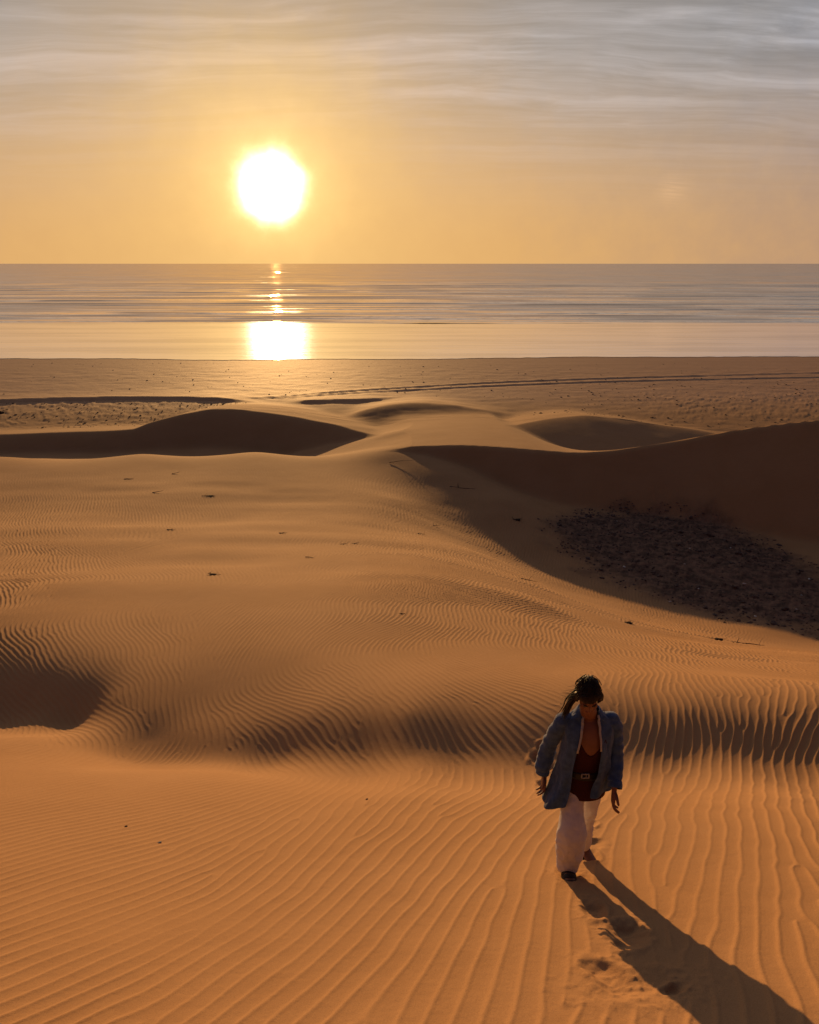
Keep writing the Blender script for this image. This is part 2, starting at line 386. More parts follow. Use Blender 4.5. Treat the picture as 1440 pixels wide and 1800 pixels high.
def ripple_field(X, Y, ys, us, ws):
    """X, Y vertex grids (rows x columns); returns the phase cosine field"""
    rng = np.random.default_rng(7)
    G = np.zeros(X.shape, np.complex64)
    kern = []
    y = 1.2
    while y < 62:
        lam = float(np.interp(y, [2, 6, 9, 11, 13, 16, 25, 40, 62], [.120, .120, .124, .114, .104, .108, .135, .165, .20]))
        sg = lam * (1.35 if y < 10 else 1.15)
        step = sg * 0.85
        half = 0.60 * (y + 1.0) + 0.4
        n = int(2 * half / step)
        xs = -half + (np.arange(n) + rng.random(n)) * step
        yy = y + (rng.random(n) - 0.5) * step
        for a, b in zip(xs, yy):
            kern.append((a, b, lam, sg))
        y += step
    K = np.array(kern)
    nz = fbm(K[:, 0] / (0.5 + 0.12 * K[:, 1]) + 40, K[:, 1] / (0.5 + 0.12 * K[:, 1]), 2, 77)
    nb = fbm(K[:, 0] / K[:, 1] * 3.0 + 11, np.log(K[:, 1]) * 7.5, 2, 78)      # broad belts that lean one way, then the other
    cell = {}
    ph = np.zeros(len(K))
    hd = np.zeros(len(K))
    for i, (a, b, lam, sg) in enumerate(K):
        h = ripple_heading(a, b) + math.radians(15 if b < 9.5 else 24) * nz[i] + (0.0 if b < 9.5 else math.radians(20 if b < 17 else 40) * nb[i])
        hd[i] = h
        cs = 0.9
        ci, cj = int(math.floor(a / cs)), int(math.floor(b / cs))
        acc = 0j
        for di in (-1, 0, 1):
            for dj in (-1, 0):
                for k in cell.get((ci + di, cj + dj), ()):
                    dx, dy = a - K[k, 0], b - K[k, 1]
                    g = math.exp(-(dx * dx + dy * dy) / (2 * K[k, 3] ** 2))
                    if g > 0.02:
                        th = 2 * math.pi / K[k, 2] * (math.cos(hd[k]) * dx - math.sin(hd[k]) * dy) + ph[k]
                        acc += g * complex(math.cos(th), math.sin(th))
        ph[i] = math.atan2(acc.imag, acc.real) if abs(acc) > 1e-4 and rng.random() > (0.05 if b < 10 else 0.14) else rng.random() * 6.283
        cell.setdefault((ci, cj), []).append(i)
    for i, (a, b, lam, sg) in enumerate(K):
        R = 2.6 * sg
        r0, r1 = np.searchsorted(ys, (b - R, b + R))
        if r1 <= r0:
            continue
        wmin, wmax = ws[r0], ws[r1 - 1]
        lo = min((a - R) / wmin, (a - R) / wmax)
        hi = max((a + R) / wmin, (a + R) / wmax)
        c0, c1 = np.searchsorted(us, (lo, hi))
        if c1 <= c0:
            continue
        dx = (X[r0:r1, c0:c1] - a).astype(np.float32)
        dy = (Y[r0:r1, c0:c1] - b).astype(np.float32)
        g = np.exp(-(dx * dx + dy * dy) / (2 * sg * sg))
        th = 2 * math.pi / lam * (math.cos(hd[i]) * dx - math.sin(hd[i]) * dy) + ph[i]
        G[r0:r1, c0:c1] += g * np.exp(1j * th).astype(np.complex64)
    return G


# footprints: (x, y, heading deg from the walking line, depth, half length, half width)
FOOT = [(1.15, 4.93, 0, 0.020, 0.15, 0.075), (1.40, 5.36, -4, 0.035, 0.17, 0.085),
        (1.17, 4.22, 4, 0.035, 0.17, 0.08), (1.28, 3.86, 6, 0.05, 0.20, 0.11), (1.02, 3.34, -24, 0.032, 0.20, 0.10), (1.31, 3.20, 50, 0.032, 0.09, 0.05), (1.16, 3.24, 60, 0.018, 0.26, 0.17),
        (1.50, 5.62, 5, 0.03, 0.14, 0.08), (1.62, 6.25, -5, 0.03, 0.14, 0.075), (1.56, 7.1, 5, 0.03, 0.14, 0.08),
        (1.72, 8.0, -4, 0.035, 0.15, 0.08), (1.68, 8.9, 5, 0.04, 0.15, 0.085), (1.85, 9.9, -5, 0.05, 0.17, 0.09),
        (1.78, 9.75, 60, 0.075, 0.15, 0.10), (1.86, 9.45, 40, 0.05, 0.10, 0.075), (1.94, 9.2, 0, 0.03, 0.08, 0.06)]


def footprints(X, Y):
    dz = np.zeros(X.shape)
    flat = np.zeros(X.shape)
    for i, (fx, fy, hd, dep, hl, hw) in enumerate(FOOT):
        m = (np.abs(X - fx) < 0.6) & (np.abs(Y - fy) < 0.6)
        if not m.any():
            continue
        a = math.radians(8 + hd)
        dx, dy = X[m] - fx, Y[m] - fy
        n = fbm(X[m] * 7 + i, Y[m] * 7, 3, 90 + i)
        u = (dx * math.sin(a) + dy * math.cos(a)) / hl
        v = (dx * math.cos(a) - dy * math.sin(a)) / hw
        r = np.sqrt(u * u + v * v) + 0.42 * n
        pit = -dep * (1 - sstep(r, 0.30, 1.12)) * (1.0 + 0.35 * u)
        rim = 0.34 * dep * np.exp(-((r - 1.25) / 0.24) ** 2) * (0.6 + 1.2 * n)
        spill = 0.010 * sstep(r, 2.6, 1.2) * np.maximum(fbm(X[m] * 22, Y[m] * 22, 3, 120 + i), 0)
        dz[m] += pit + rim + spill
        flat[m] = np.maximum(flat[m], 1 - sstep(r, 1.1, 2.0))
    return dz, flat


GRID = {}


def ground_at(x, y):
    """height of the finished sand surface"""
    g = GRID
    r = int(np.clip(np.searchsorted(g['ys'], y) - 1, 0, len(g['ys']) - 2))
    f = (y - g['ys'][r]) / (g['ys'][r + 1] - g['ys'][r])
    z = []
    for k in (r, r + 1):
        u = x / g['ws'][k]
        c = int(np.clip(np.searchsorted(g['us'], u) - 1, 0, len(g['us']) - 2))
        e = (u - g['us'][c]) / (g['us'][c + 1] - g['us'][c])
        z.append(g['Z'][k, c] * (1 - e) + g['Z'][k, c + 1] * e)
    return float(z[0] * (1 - f) + z[1] * f)


def build_terrain():
    tab = [(1.6, 2250), (2.4, 1930), (2.85, 1800), (5.0, 1538), (7.2, 1405), (10.2, 1325), (11.6, 1245), (14.2, 1155), (18, 1090), (25, 1010), (35, 943), (50, 880), (62, 828), (74, 795), (84, 768), (100, 715), (125, 690), (150, 660), (180, 628), (205, 608)]
    ty = np.array([q[0] for q in tab])
    tp = np.array([q[1] for q in tab], float)
    wgt = np.array([0.45, 0.62, 0.66, 0.72, 0.85, 0.9, 0.9, 0.9, 0.95, 0.95, 0.85, 0.8, 0.8, 1.0, 1.0, 1.1, 1.1, 0.9, 0.5])
    cum = np.concatenate([[0], np.cumsum(-np.diff(tp) * wgt)])
    nrow = int(cum[-1])
    ys = np.interp(np.arange(nrow + 1), cum, ty)
    ker = np.ones(15) / 15
    pad = np.concatenate([ys[0] - (ys[1] - ys[0]) * np.arange(7, 0, -1), ys, ys[-1] + (ys[-1] - ys[-2]) * np.arange(1, 8)])
    ys = np.convolve(pad, ker, 'valid')
    back = -np.geomspace(0.35, 46, 26)[::-1] + ys[0]
    ys = np.concatenate([back, ys, ys[-1] + np.array([8., 22, 50, 90])])
    d = np.linspace(-0.60, 0.60, 1010)
    o = np.geomspace(0.012, 9, 46) + 0.60
    us = np.concatenate([-o[::-1], d, o])
    ws = np.where(ys > 0, ys, ys * 0.02) + 1.0
    ws = np.maximum(ws, 0.9)
    X = ws[:, None] * us[None]
    Y = np.repeat(ys[:, None], len(us), 1)
    nR, nC = X.shape
    # heights: the smooth land on a thinned grid would blur the crests, so evaluate in row chunks
    Z = np.empty_like(X)
    for r in range(0, nR, 64):
        Z[r:r + 64] = base_height(X[r:r + 64].ravel(), Y[r:r + 64].ravel()).reshape(X[r:r + 64].shape)
    Z += relief(X.ravel(), Y.ravel()).reshape(X.shape)
    hm = np.zeros_like(X)
    sel = (Y > 33) & (Y < 66) & (X > 6) & (X < 31)
    hm[sel] = hollow_mask(X[sel], Y[sel])
    # ripples
    ww = 0.020 + 0.0009 * np.clip(Y, 0, 60)                          # meandering crests
    G = ripple_field(X + ww * fbm(X * 2.6, Y * 2.0, 2, 211), Y + ww * fbm(X * 2.6 + 50, Y * 2.0, 2, 212), ys, us, ws)
    mag = np.abs(G)
    ph = np.angle(G)
    prof = 0.52 * np.cos(ph) + 0.22 * np.cos(2 * ph + 0.6) + 0.10 * np.cos(3 * ph + 1.1) + 0.04 * np.cos(4 * ph + 1.5)
    amp = np.interp(ys, [1, 3, 6, 9, 11.5, 14, 22, 34, 46, 60], [.0080, .0080, .0082, .0088, .0088, .0095, .0230, .0340, .036, .012])[:, None]
    big = fbm(X / (0.6 + 0.10 * Y), Y / (1.0 + 0.16 * Y), 3, 201)
    amp = amp * np.clip(1.0 + 0.6 * big, 0.4, 1.4)
    smooth_patch = np.exp(-(((X + 1.45) / 0.75) ** 2 + ((Y - 3.95) / 0.55) ** 2))
    amp = amp * (1 - 0.75 * smooth_patch)
    side = sstep(-(Y * 0.30 - X + 3.5), -2.5, 4.0) * sstep(Y, 26, 36)      # dies out down the hollow's side
    amp = amp * (1 - hm) * (1 - side) * np.clip(mag / 0.8, 0, 1)
    dz, flat = footprints(X, Y)
    amp = amp * (1 - flat)
    near = sstep(-Y, -14, -2)
    Z += amp * prof + dz + 0.004 * near * fbm(X * 3, Y * 3, 4, 301)
    Z += 0.006 * sstep(Y, 3, 12) * fbm(X * 0.8, Y * 0.5, 3, 303)
    # clods and scour on the hollow floor
    if sel.any():
        c = np.maximum(fbm(X[sel] * 1.7, Y[sel] * 1.7, 4, 401, 0.6), 0)
        Z[sel] += hm[sel] * (0.20 * c + 0.07 * fbm(X[sel] * 5, Y[sel] * 5, 2, 402))
    Z += CAM_Z
    GRID.update(ys=ys, us=us, ws=ws, Z=Z)
    co = np.stack([X, Y, Z], -1).reshape(-1, 3).astype(np.float32)
    idx = np.arange(nR * nC).reshape(nR, nC)
    quads = np.stack([idx[:-1, :-1], idx[:-1, 1:], idx[1:, 1:], idx[1:, :-1]], -1).reshape(-1, 4)
    me = bpy.data.meshes.new('sand')
    me.vertices.add(len(co))
    me.vertices.foreach_set('co', co.ravel())
    me.loops.add(quads.size)
    me.loops.foreach_set('vertex_index', quads.ravel().astype(np.int32))
    me.polygons.add(len(quads))
    me.polygons.foreach_set('loop_start', (np.arange(len(quads)) * 4).astype(np.int32))
    me.polygons.foreach_set('use_smooth', np.ones(len(quads), bool))
    me.update()
    at = me.attributes.new('stony', 'FLOAT', 'POINT')
    at.data.foreach_set('value', hm.ravel().astype(np.float32))
    me.materials.append(sand_material())
    ob = bpy.data.objects.new('sand', me)
    COL.objects.link(ob)
    ob['kind'] = 'structure'
    return ob


def sand_material():
    m = bpy.data.materials.new('sand')
    m.use_nodes = True
    t = NT(m.node_tree)
    geo = t.n('ShaderNodeNewGeometry')
    pos = geo.outputs['Position']
    sep = t.n('ShaderNodeSeparateXYZ')
    t.l(pos, sep.inputs[0])
    st = t.n('ShaderNodeAttribute', attribute_name='stony').outputs['Fac']
    big = t.noise(pos, 0.35, 4, 0.55)
    mid = t.noise(pos, 3.0, 4, 0.6)
    fine = t.noise(pos, 160.0, 2, 0.7)
    col = t.mix(t.maprange(big, 0.3, 0.7), (0.41, 0.212, 0.090, 1), (0.45, 0.242, 0.112, 1))
    col = t.mix(t.math('MULTIPLY', t.maprange(mid, 0.4, 0.75), 0.25), col, (0.35, 0.175, 0.075, 1))
    # mineral grains
    col = t.mix(t.maprange(fine, 0.25, 0.75, 0.0, 0.5), col, (0.56, 0.33, 0.16, 1))
    dark = t.maprange(t.noise(pos, 230.0, 1, 0.5), 0.60, 0.70, 0.0, 0.6)
    col = t.mix(dark, col, (0.20, 0.11, 0.06, 1))
    # paler, greyer sand on the beach
    beach = t.maprange(sep.outputs[1], 102.0, 128.0)
    bn = t.noise(t.vmath('MULTIPLY', pos, (0.05, 0.35, 1.0)), 1.0, 4, 0.6)
    bcol = t.mix(t.maprange(bn, 0.35, 0.65), (0.50, 0.25, 0.115, 1), (0.57, 0.30, 0.145, 1))
    col = t.mix(t.math('MULTIPLY', beach, 0.85), col, bcol)
    # dark earth and clods in the hollow
    hn = t.noise(pos, 1.6, 5, 0.65)
    hcol = t.mix(t.maprange(hn, 0.35, 0.65), (0.10, 0.058, 0.040, 1), (0.25, 0.14, 0.088, 1))
    col = t.mix(st, col, hcol)
    b = t.n('ShaderNodeBsdfPrincipled')
    t.l(col, b.inputs['Base Color'])
    t.l(t.math('MULTIPLY_ADD', beach, -0.20, 0.95), b.inputs['Roughness'])
    t.l(t.math('MULTIPLY_ADD', beach, 0.26, 0.10), b.inputs['Specular IOR Level'])
    bump = t.n('ShaderNodeBump')
    bump.inputs['Distance'].default_value = 0.0022
    bump.inputs['Strength'].default_value = 0.9
    t.l(t.math('ADD', t.noise(pos, 120.0, 2, 0.7), t.math('MULTIPLY', t.noise(pos, 18.0, 3, 0.6), 1.6)), bump.inputs['Height'])
    b2 = t.n('ShaderNodeBump')
    b2.inputs['Distance'].default_value = 0.05
    t.l(t.math('MULTIPLY', beach, 0.5), b2.inputs['Strength'])
    t.l(t.noise(t.vmath('MULTIPLY', pos, (0.5, 1.0, 1.0)), 1.6, 4, 0.65), b2.inputs['Height'])
    t.l(bump.outputs[0], b2.inputs['Normal'])
    t.l(b2.outputs[0], b.inputs['Normal'])
    o = t.n('ShaderNodeOutputMaterial')
    t.l(b.outputs[0], o.inputs[0])
    return m


sand = build_terrain()


# ------------------------------------------------------------------ wet sand and sea
def grid_object(name, X, Y, Z, mat, attrs=None):
    nR, nC = X.shape
    co = np.stack([X, Y, Z], -1).reshape(-1, 3).astype(np.float32)
    idx = np.arange(nR * nC).reshape(nR, nC)
    quads = np.stack([idx[:-1, :-1], idx[:-1, 1:], idx[1:, 1:], idx[1:, :-1]], -1).reshape(-1, 4)
    me = bpy.data.meshes.new(name)
    me.vertices.add(len(co))
    me.vertices.foreach_set('co', co.ravel())
    me.loops.add(quads.size)
    me.loops.foreach_set('vertex_index', quads.ravel().astype(np.int32))
    me.polygons.add(len(quads))
    me.polygons.foreach_set('loop_start', (np.arange(len(quads)) * 4).astype(np.int32))
    me.polygons.foreach_set('use_smooth', np.ones(len(quads), bool))
    me.update()
    for k, v in (attrs or {}).items():
        me.attributes.new(k, 'FLOAT', 'POINT').data.foreach_set('value', v.ravel().astype(np.float32))
    me.materials.append(mat)
    ob = bpy.data.objects.new(name, me)
    COL.objects.link(ob)
    ob['kind'] = 'structure'
    return ob


def water_material(name, base, sheen, rough, layers, foam=False):
    """water seen at a glancing angle: mostly mirror, the rest the colour of the turbid water"""
    m = bpy.data.materials.new(name)
    m.use_nodes = True
    t = NT(m.node_tree)
    pos = t.n('ShaderNodeNewGeometry').outputs['Position']
    dif = t.n('ShaderNodeBsdfDiffuse')
    glo = t.n('ShaderNodeBsdfGlossy')
    glo.inputs['Roughness'].default_value = rough
    glo.inputs['Color'].default_value = (0.94, 0.77, 0.61, 1) if foam else (0.93, 0.91, 0.97, 1)
    if foam:
        # at a glancing angle the facets one sees are those that lean towards the shore
        nz = t.vmath('SUBTRACT', t.noise(t.vmath('MULTIPLY', pos, (0.03, 0.10, 1.0)), 1.0, 5, 0.6, col=True), (0.5, 0.5, 0.5))
        nz2 = t.vmath('SUBTRACT', t.noise(t.vmath('MULTIPLY', pos, (0.004, 0.02, 1.0)), 1.0, 4, 0.6, col=True), (0.5, 0.5, 0.5))
        tilt = t.vmath('ADD', t.vmath('MULTIPLY', nz, (0.10, 0.15, 0.0)), t.vmath('MULTIPLY', nz2, (0.04, 0.10, 0.0)))
        ff0 = t.math('MULTIPLY', t.n('ShaderNodeAttribute', attribute_name='foam').outputs['Fac'], t.maprange(t.noise(t.vmath('MULTIPLY', pos, (0.10, 0.30, 1.0)), 1.0, 4, 0.65), 0.30, 0.55))
        fc0 = t.n('ShaderNodeAttribute', attribute_name='face').outputs['Fac']
        ty = t.math('ADD', t.math('MULTIPLY_ADD', ff0, 0.070, -0.088), t.math('MULTIPLY', fc0, -0.06))
        cy = t.n('ShaderNodeCombineXYZ')
        t.l(ty, cy.inputs[1])
        tilt = t.vmath('ADD', tilt, cy.outputs[0])
        nn = t.vmath('NORMALIZE', t.vmath('ADD', t.n('ShaderNodeNewGeometry').outputs['Normal'], tilt))
        t.l(nn, glo.inputs['Normal'])
    else:
        prev = None
        for (sx, sy, sc, dist, det) in layers:
            bp = t.n('ShaderNodeBump')
            bp.inputs['Strength'].default_value = 1.0
            bp.inputs['Distance'].default_value = dist
            t.l(t.noise(t.vmath('MULTIPLY', pos, (sx, sy, 1.0)), sc, det, 0.6), bp.inputs['Height'])
            if prev is not None:
                t.l(prev, bp.inputs['Normal'])
            prev = bp.outputs[0]
        t.l(prev, glo.inputs['Normal'])
    streak = t.noise(t.vmath('MULTIPLY', pos, (0.012, 0.09, 1.0)), 1.0, 5, 0.65)
    fac = t.math('MULTIPLY', t.maprange(streak, 0.3, 0.7, 0.84, 1.08), sheen, clamp=True)
    if foam:
        f = t.n('ShaderNodeAttribute', attribute_name='foam').outputs['Fac']
        brk = t.maprange(t.noise(t.vmath('MULTIPLY', pos, (0.25, 0.6, 1.0)), 1.0, 5, 0.7), 0.32, 0.52)
        ff = t.math('MULTIPLY', f, brk, clamp=True)
        t.l(t.mix(ff, base, (0.86, 0.83, 0.80, 1)), dif.inputs['Color'])
        # steep faces show the turbid water, the film of swash behind a crest shines like a mirror
        fc = t.n('ShaderNodeAttribute', attribute_name='face').outputs['Fac']
        fac = t.math('MULTIPLY', fac, t.math('MULTIPLY_ADD', fc, -0.38, 1.0))
        fac = t.math('ADD', fac, t.math('MULTIPLY', ff, 0.42), clamp=True)
    else:
        dif.inputs['Color'].default_value = base
    mx = t.n('ShaderNodeMixShader')
    t.put(mx.inputs[0], fac)
    t.l(dif.outputs[0], mx.inputs[1])
    t.l(glo.outputs[0], mx.inputs[2])
    o = t.n('ShaderNodeOutputMaterial')
    t.l(mx.outputs[0], o.inputs[0])
    return m


def build_sea():
    # glassy film of water lying on the flat foreshore
    us = np.concatenate([-np.geomspace(0.62, 4, 14)[::-1], np.linspace(-0.6, 0.6, 260), np.geomspace(0.62, 4, 14)])
    v = np.linspace(0, 1, 90)
    X0 = us * 200.0
    shore = pw(X0, SHORE, 1) + 1.8 * fbm(X0 * 0.05, X0 * 0, 4, 601) + 0.25 * fbm(X0 * 0.6, X0 * 0, 3, 602)
    Yg = shore[None] + (318.0 - shore[None]) * (v[:, None] ** 1.3)
    Xg = us[None] * np.repeat(Yg.mean(1)[:, None], len(us), 1) * 1.02
    # keep the shoreline true to the shifted columns
    sh = pw(Xg[0], SHORE, 1) + 1.8 * fbm(Xg[0] * 0.05, Xg[0] * 0, 4, 601) + 0.5 * fbm(Xg[0] * 0.6, Xg[0] * 0, 3, 602)
    Yg = sh[None] + (318.0 - sh[None]) * (v[:, None] ** 1.3)
    beach = -19.12 - 0.0026 * (Yg - 100)
    low = -19.12 - 0.0026 * (sh - 100)
    Zg = np.maximum(beach, low[None] - 0.02) + 0.05
    Zg = np.repeat((low + 0.055)[None], len(v), 0)
    wet = water_material('wet_sand', (0.30, 0.20, 0.13, 1), 1.0, 0.012,
                         [(0.07, 0.40, 1.0, 0.045, 4), (0.30, 1.3, 1.0, 0.014, 3)])
    grid_object('wet_sand', Xg, Yg, Zg + CAM_Z, wet)
    # sea
    ys = np.concatenate([np.geomspace(282, 760, 260), np.geomspace(775, 3000, 60), np.geomspace(3300, 70000, 24)])
    X = us[None] * ys[:, None]
    Y = np.repeat(ys[:, None], len(us), 1)
    Z = np.full_like(X, -19.18)
    foam = np.zeros_like(X)
    face = np.zeros_like(X)
    rng = np.random.default_rng(3)
    # rolling swells and breakers: (distance, height, back length, extent in x, centre, has foam)
    rolls = [(284, .35, 2.5, 900, 0, .6), (292, .5, 3.0, 900, 0, .9)]
    yc = 303.0
    while yc < 900:
        f = (yc - 300) / 600
        rolls.append((yc, 0.55 + 0.7 * rng.random() * min(1, 0.4 + 2 * f), 6 + 15 * f, 110 + 260 * rng.random() + 200 * f, rng.uniform(-0.55, 0.55) * yc, 1.0 - 0.75 * f if rng.random() < 0.8 else 0.2))
        yc += (7 + 9 * rng.random()) * (1 + 2.2 * f)
    for i, (yc, h, L, ext, cx, fo) in enumerate(rolls):
        yl = yc + 7 * fbm(X * 0.006 + 10 * i, X * 0, 3, 700 + i) + 1.2 * fbm(X * 0.05 + 10 * i, X * 0, 2, 720 + i)
        e = np.exp(-((X - cx) / ext) ** 4) * np.clip(0.75 + 0.7 * fbm(X * 0.012 + 5 * i, X * 0, 3, 740 + i), 0.1, 1.3)
        d = Y - yl
        face += e * np.where(d < 0, np.exp(-((d + L * 0.3) / (L * 0.4)) ** 2), 0)
        Z += 0.5 * h * e * np.where(d > 0, np.exp(-(d / L) ** 2), np.exp(-(d / (L * 0.45)) ** 2))
        br = np.clip(0.55 + 1.6 * fbm(X * 0.02 + 3 * i, X * 0, 3, 760 + i), 0, 1)
        foam += fo * e * br * np.exp(-((d + 0.3) / (0.8 + 0.000034 * yc * yc)) ** 2)
        foam += 0.30 * fo * e * br * np.where(d < 0, np.exp(np.minimum(d, 0) / 9.0), 0) * (yc < 520)
    Z -= 0.14 * (1 - sstep(Y, 283, 298))
    Z += 0.015 * fbm(X * 0.05, Y * 0.12, 3, 790) * sstep(Y, 290, 400) * (1 - sstep(Y, 1500, 3000))
    sea = water_material('sea', (0.34, 0.20, 0.14, 1), 0.80, 0.03,
                         [(0.02, 0.06, 1.0, 0.045, 4), (0.10, 0.25, 1.0, 0.006, 3)], foam=True)
    grid_object('sea', X, Y, Z + CAM_Z, sea, {'foam': np.clip(1.8 * foam, 0, 1), 'face': np.clip(face, 0, 1)})


build_sea()


# ------------------------------------------------------------------ small things lying on the sand
def tag(o, label, cat, group=None):
    o['label'] = label
    o['category'] = cat
    if group:
        o['group'] = group
    return o


def plain_material(name, c0, c1, rough=0.85, scale=9.0, spec=0.25):
    m = bpy.data.materials.new(name)
    m.use_nodes = True
    t = NT(m.node_tree)
    tc = t.n('ShaderNodeTexCoord').outputs['Object']
    b = t.n('ShaderNodeBsdfPrincipled')
    t.l(t.mix(t.maprange(t.noise(tc, scale, 5, 0.65), 0.32, 0.68), (*c0, 1), (*c1, 1)), b.inputs['Base Color'])
    b.inputs['Roughness'].default_value = rough
    b.inputs['Specular IOR Level'].default_value = spec
    bp = t.n('ShaderNodeBump')
    bp.inputs['Distance'].default_value = 0.02
    t.l(t.noise(tc, scale * 3, 4, 0.65), bp.inputs['Height'])
    t.l(bp.outputs[0], b.inputs['Normal'])
    o = t.n('ShaderNodeOutputMaterial')
    t.l(b.outputs[0], o.inputs[0])
    return m


CLOD = plain_material('dark_clod', (0.060, 0.040, 0.032), (0.19, 0.12, 0.09))
WEED = plain_material('dry_seaweed', (0.030, 0.018, 0.012), (0.085, 0.050, 0.030), 0.8, 20)
WOOD = plain_material('driftwood', (0.07, 0.042, 0.026), (0.17, 0.11, 0.07), 0.85, 14)
SHELL = plain_material('bleached_shell', (0.62, 0.58, 0.52), (0.78, 0.74, 0.68), 0.6, 20)


def rock_mesh(name, seed, mat, sx=1.0, sy=1.0, sz=0.55):
    """unit-sized lump, flattened, sunk a little"""
    bm = bmesh.new()
    bmesh.ops.create_icosphere(bm, subdivisions=2, radius=0.5)
    r = np.random.default_rng(seed)
    ph = r.random(9) * 6.28
    for v in bm.verts:
        d = v.co.normalized()
        k = 1 + 0.22 * math.sin(3.1 * d.x + ph[0]) * math.sin(2.7 * d.y + ph[1]) + 0.16 * math.sin(6.3 * d.z + 4.1 * d.x + ph[2]) + 0.12 * math.sin(7.7 * d.y - 5 * d.x + ph[3]) + 0.08 * (r.random() - 0.5)
        v.co = Vector((d.x * sx, d.y * sy, d.z * sz)) * 0.5 * k
        v.co.z += 0.10
    me = bpy.data.meshes.new(name)
    bm.to_mesh(me)
    bm.free()
    me.materials.append(mat)
    return me


def put(name, me, x, y, size, rz=0.0, sink=0.0, tilt=0.0):
    o = bpy.data.objects.new(name, me)
    COL.objects.link(o)
    o.location = (x, y, ground_at(x, y) - sink)
    o.rotation_euler = (tilt, 0, rz)
    o.scale = size if isinstance(size, tuple) else (size, size, size)
    return o


def stick_mesh(name, seed, L, r0, branches=2, mat=None):
    """bent tapering stick with a few side shoots, lying along x"""
    rnd = random.Random(seed)
    bm = bmesh.new()
    def limb(p, d, L, r):
        pts = []
        q = Vector(p)
        d = Vector(d).normalized()
        for i in range(7):
            f = i / 6
            rr = r * (1 - 0.8 * f)
            pts.append((q.copy(), rr))
            d = (d + Vector((rnd.uniform(-.16, .16), rnd.uniform(-.22, .22), rnd.uniform(-.10, .10)))).normalized()
            q = q + d * (L / 6)
            q.z = max(q.z, rr * 0.4)
        rings = []
        for i, (c, rr) in enumerate(pts):
            t = (pts[min(i + 1, 6)][0] - pts[max(i - 1, 0)][0]).normalized()
            a = t.cross(Vector((0, 0, 1))).normalized()
            b = a.cross(t)
            rings.append([bm.verts.new(c + a * rr * math.cos(k * math.pi / 3) + b * rr * math.sin(k * math.pi / 3)) for k in range(6)])
        for u, v in zip(rings, rings[1:]):
            for k in range(6):
                bm.faces.new((u[k], u[(k + 1) % 6], v[(k + 1) % 6], v[k]))
        bm.faces.new(rings[0][::-1])
        bm.faces.new(rings[-1])
        return pts
    main = limb((-L / 2, 0, r0), (1, 0, 0.04), L, r0)
    for b in range(branches):
        c, rr = main[rnd.randint(1, 5)]
        limb(c, (rnd.uniform(-.5, 1), rnd.choice((-1, 1)) * rnd.uniform(.5, 1), rnd.uniform(.2, .7)), L * rnd.uniform(.2, .45), rr * 0.7)
    bmesh.ops.recalc_face_normals(bm, faces=bm.faces[:])
    me = bpy.data.meshes.new(name)
    bm.to_mesh(me)
    bm.free()
    me.materials.append(mat or WOOD)
    return me


def clump(name, x, y, w, h, seed, label, cat='seaweed'):
    """tangle of dried weed: a low lump with strands creeping out of it"""
    rnd = random.Random(seed)
    root = bpy.data.objects.new(name, None)
    COL.objects.link(root)
    root.location = (x, y, ground_at(x, y))
    tag(root, label, cat)
    lump = bpy.data.objects.new('lump', rock_mesh('lump', seed, WEED, 1, .7, .9))
    lump.scale = (w * .62, w * .5, h)
    COL.objects.link(lump)
    lump.parent = root
    for i in range(5):
        s = bpy.data.objects.new('strand', stick_mesh('strand', seed * 7 + i, w * rnd.uniform(.5, .95), w * .022, 2, WEED))
        COL.objects.link(s)
        s.parent = root
        s.location = (rnd.uniform(-.35, .35) * w, rnd.uniform(-.2, .2) * w, h * rnd.uniform(0, .45))
        s.rotation_euler = (0, rnd.uniform(-.2, .1), rnd.uniform(-.7, .7))
    return root


def stick(x, y, L, r, seed, rz, label, br=2, z=0.0):
    o = put('driftwood_stick', stick_mesh('driftwood_stick', seed, L, r, br), x, y, 1.0, rz, r * 0.4 - z)
    return tag(o, label, 'driftwood')


clump('seaweed_clump', -12.87, 51.0, 0.70, 0.11, 1, 'dark seaweed tangle high on the dune face, left of the middle')
clump('seaweed_clump', -6.41, 25.0, 0.40, 0.07, 2, 'seaweed tangle on the dark rippled belt halfway up the dune')
clump('seaweed_clump', 7.56, 26.0, 0.5, 0.13, 3, 'rounded seaweed clump on the right slope below the stony hollow')
clump('seaweed_clump', 11.15, 26.9, 0.48, 0.13, 4, 'seaweed clump with a trailing stick, nearest the right edge of the picture')
clump('seaweed_clump', -54.6, 108.5, 1.6, 0.45, 5, 'large dark seaweed heap on the beach at the left edge of the picture')
clump('seaweed_clump', 7.44, 54.0, 0.75, 0.16, 6, 'seaweed tangle in the shade left of the stony hollow')
stick(-16.56, 52.0, 0.75, .030, 11, .1, 'short stick left of the seaweed tangle high on the dune face')
stick(-6.01, 37.0, 0.42, .030, 12, -.1, 'stubby stick alone on fine ripples in the middle of the dune')
stick(-11.62, 38.0, 0.48, .026, 13, -.1, 'thin stick on the left dune face level with the stubby one')
stick(-0.18, 18.5, 0.16, .018, 14, 0.0, 'tiny dark twig on pale ripples in the centre of the dune', 1)
stick(12.35, 27.2, 1.15, .032, 15, -.25, 'long thin stick trailing from the clump nearest the right edge')
stick(4.81, 32.0, 1.15, .028, 16, -.30, 'long low stick standing in for the dark line of a scarp on the right slope above the walker', 1)  # stick added to draw the dark line of a low scarp
stick(-0.6, 66.0, 2.2, .03, 17, -.18, 'very long stick lying where the dune crest meets the ridge shadow', 1)
stick(1.57, 48.0, 0.70, .03, 18, .2, 'small stick on lit sand just left of the curved shadow edge, upper of two')
stick(0.61, 42.0, 0.55, .028, 19, -.2, 'small stick on lit sand just left of the curved shadow edge, lower of two')
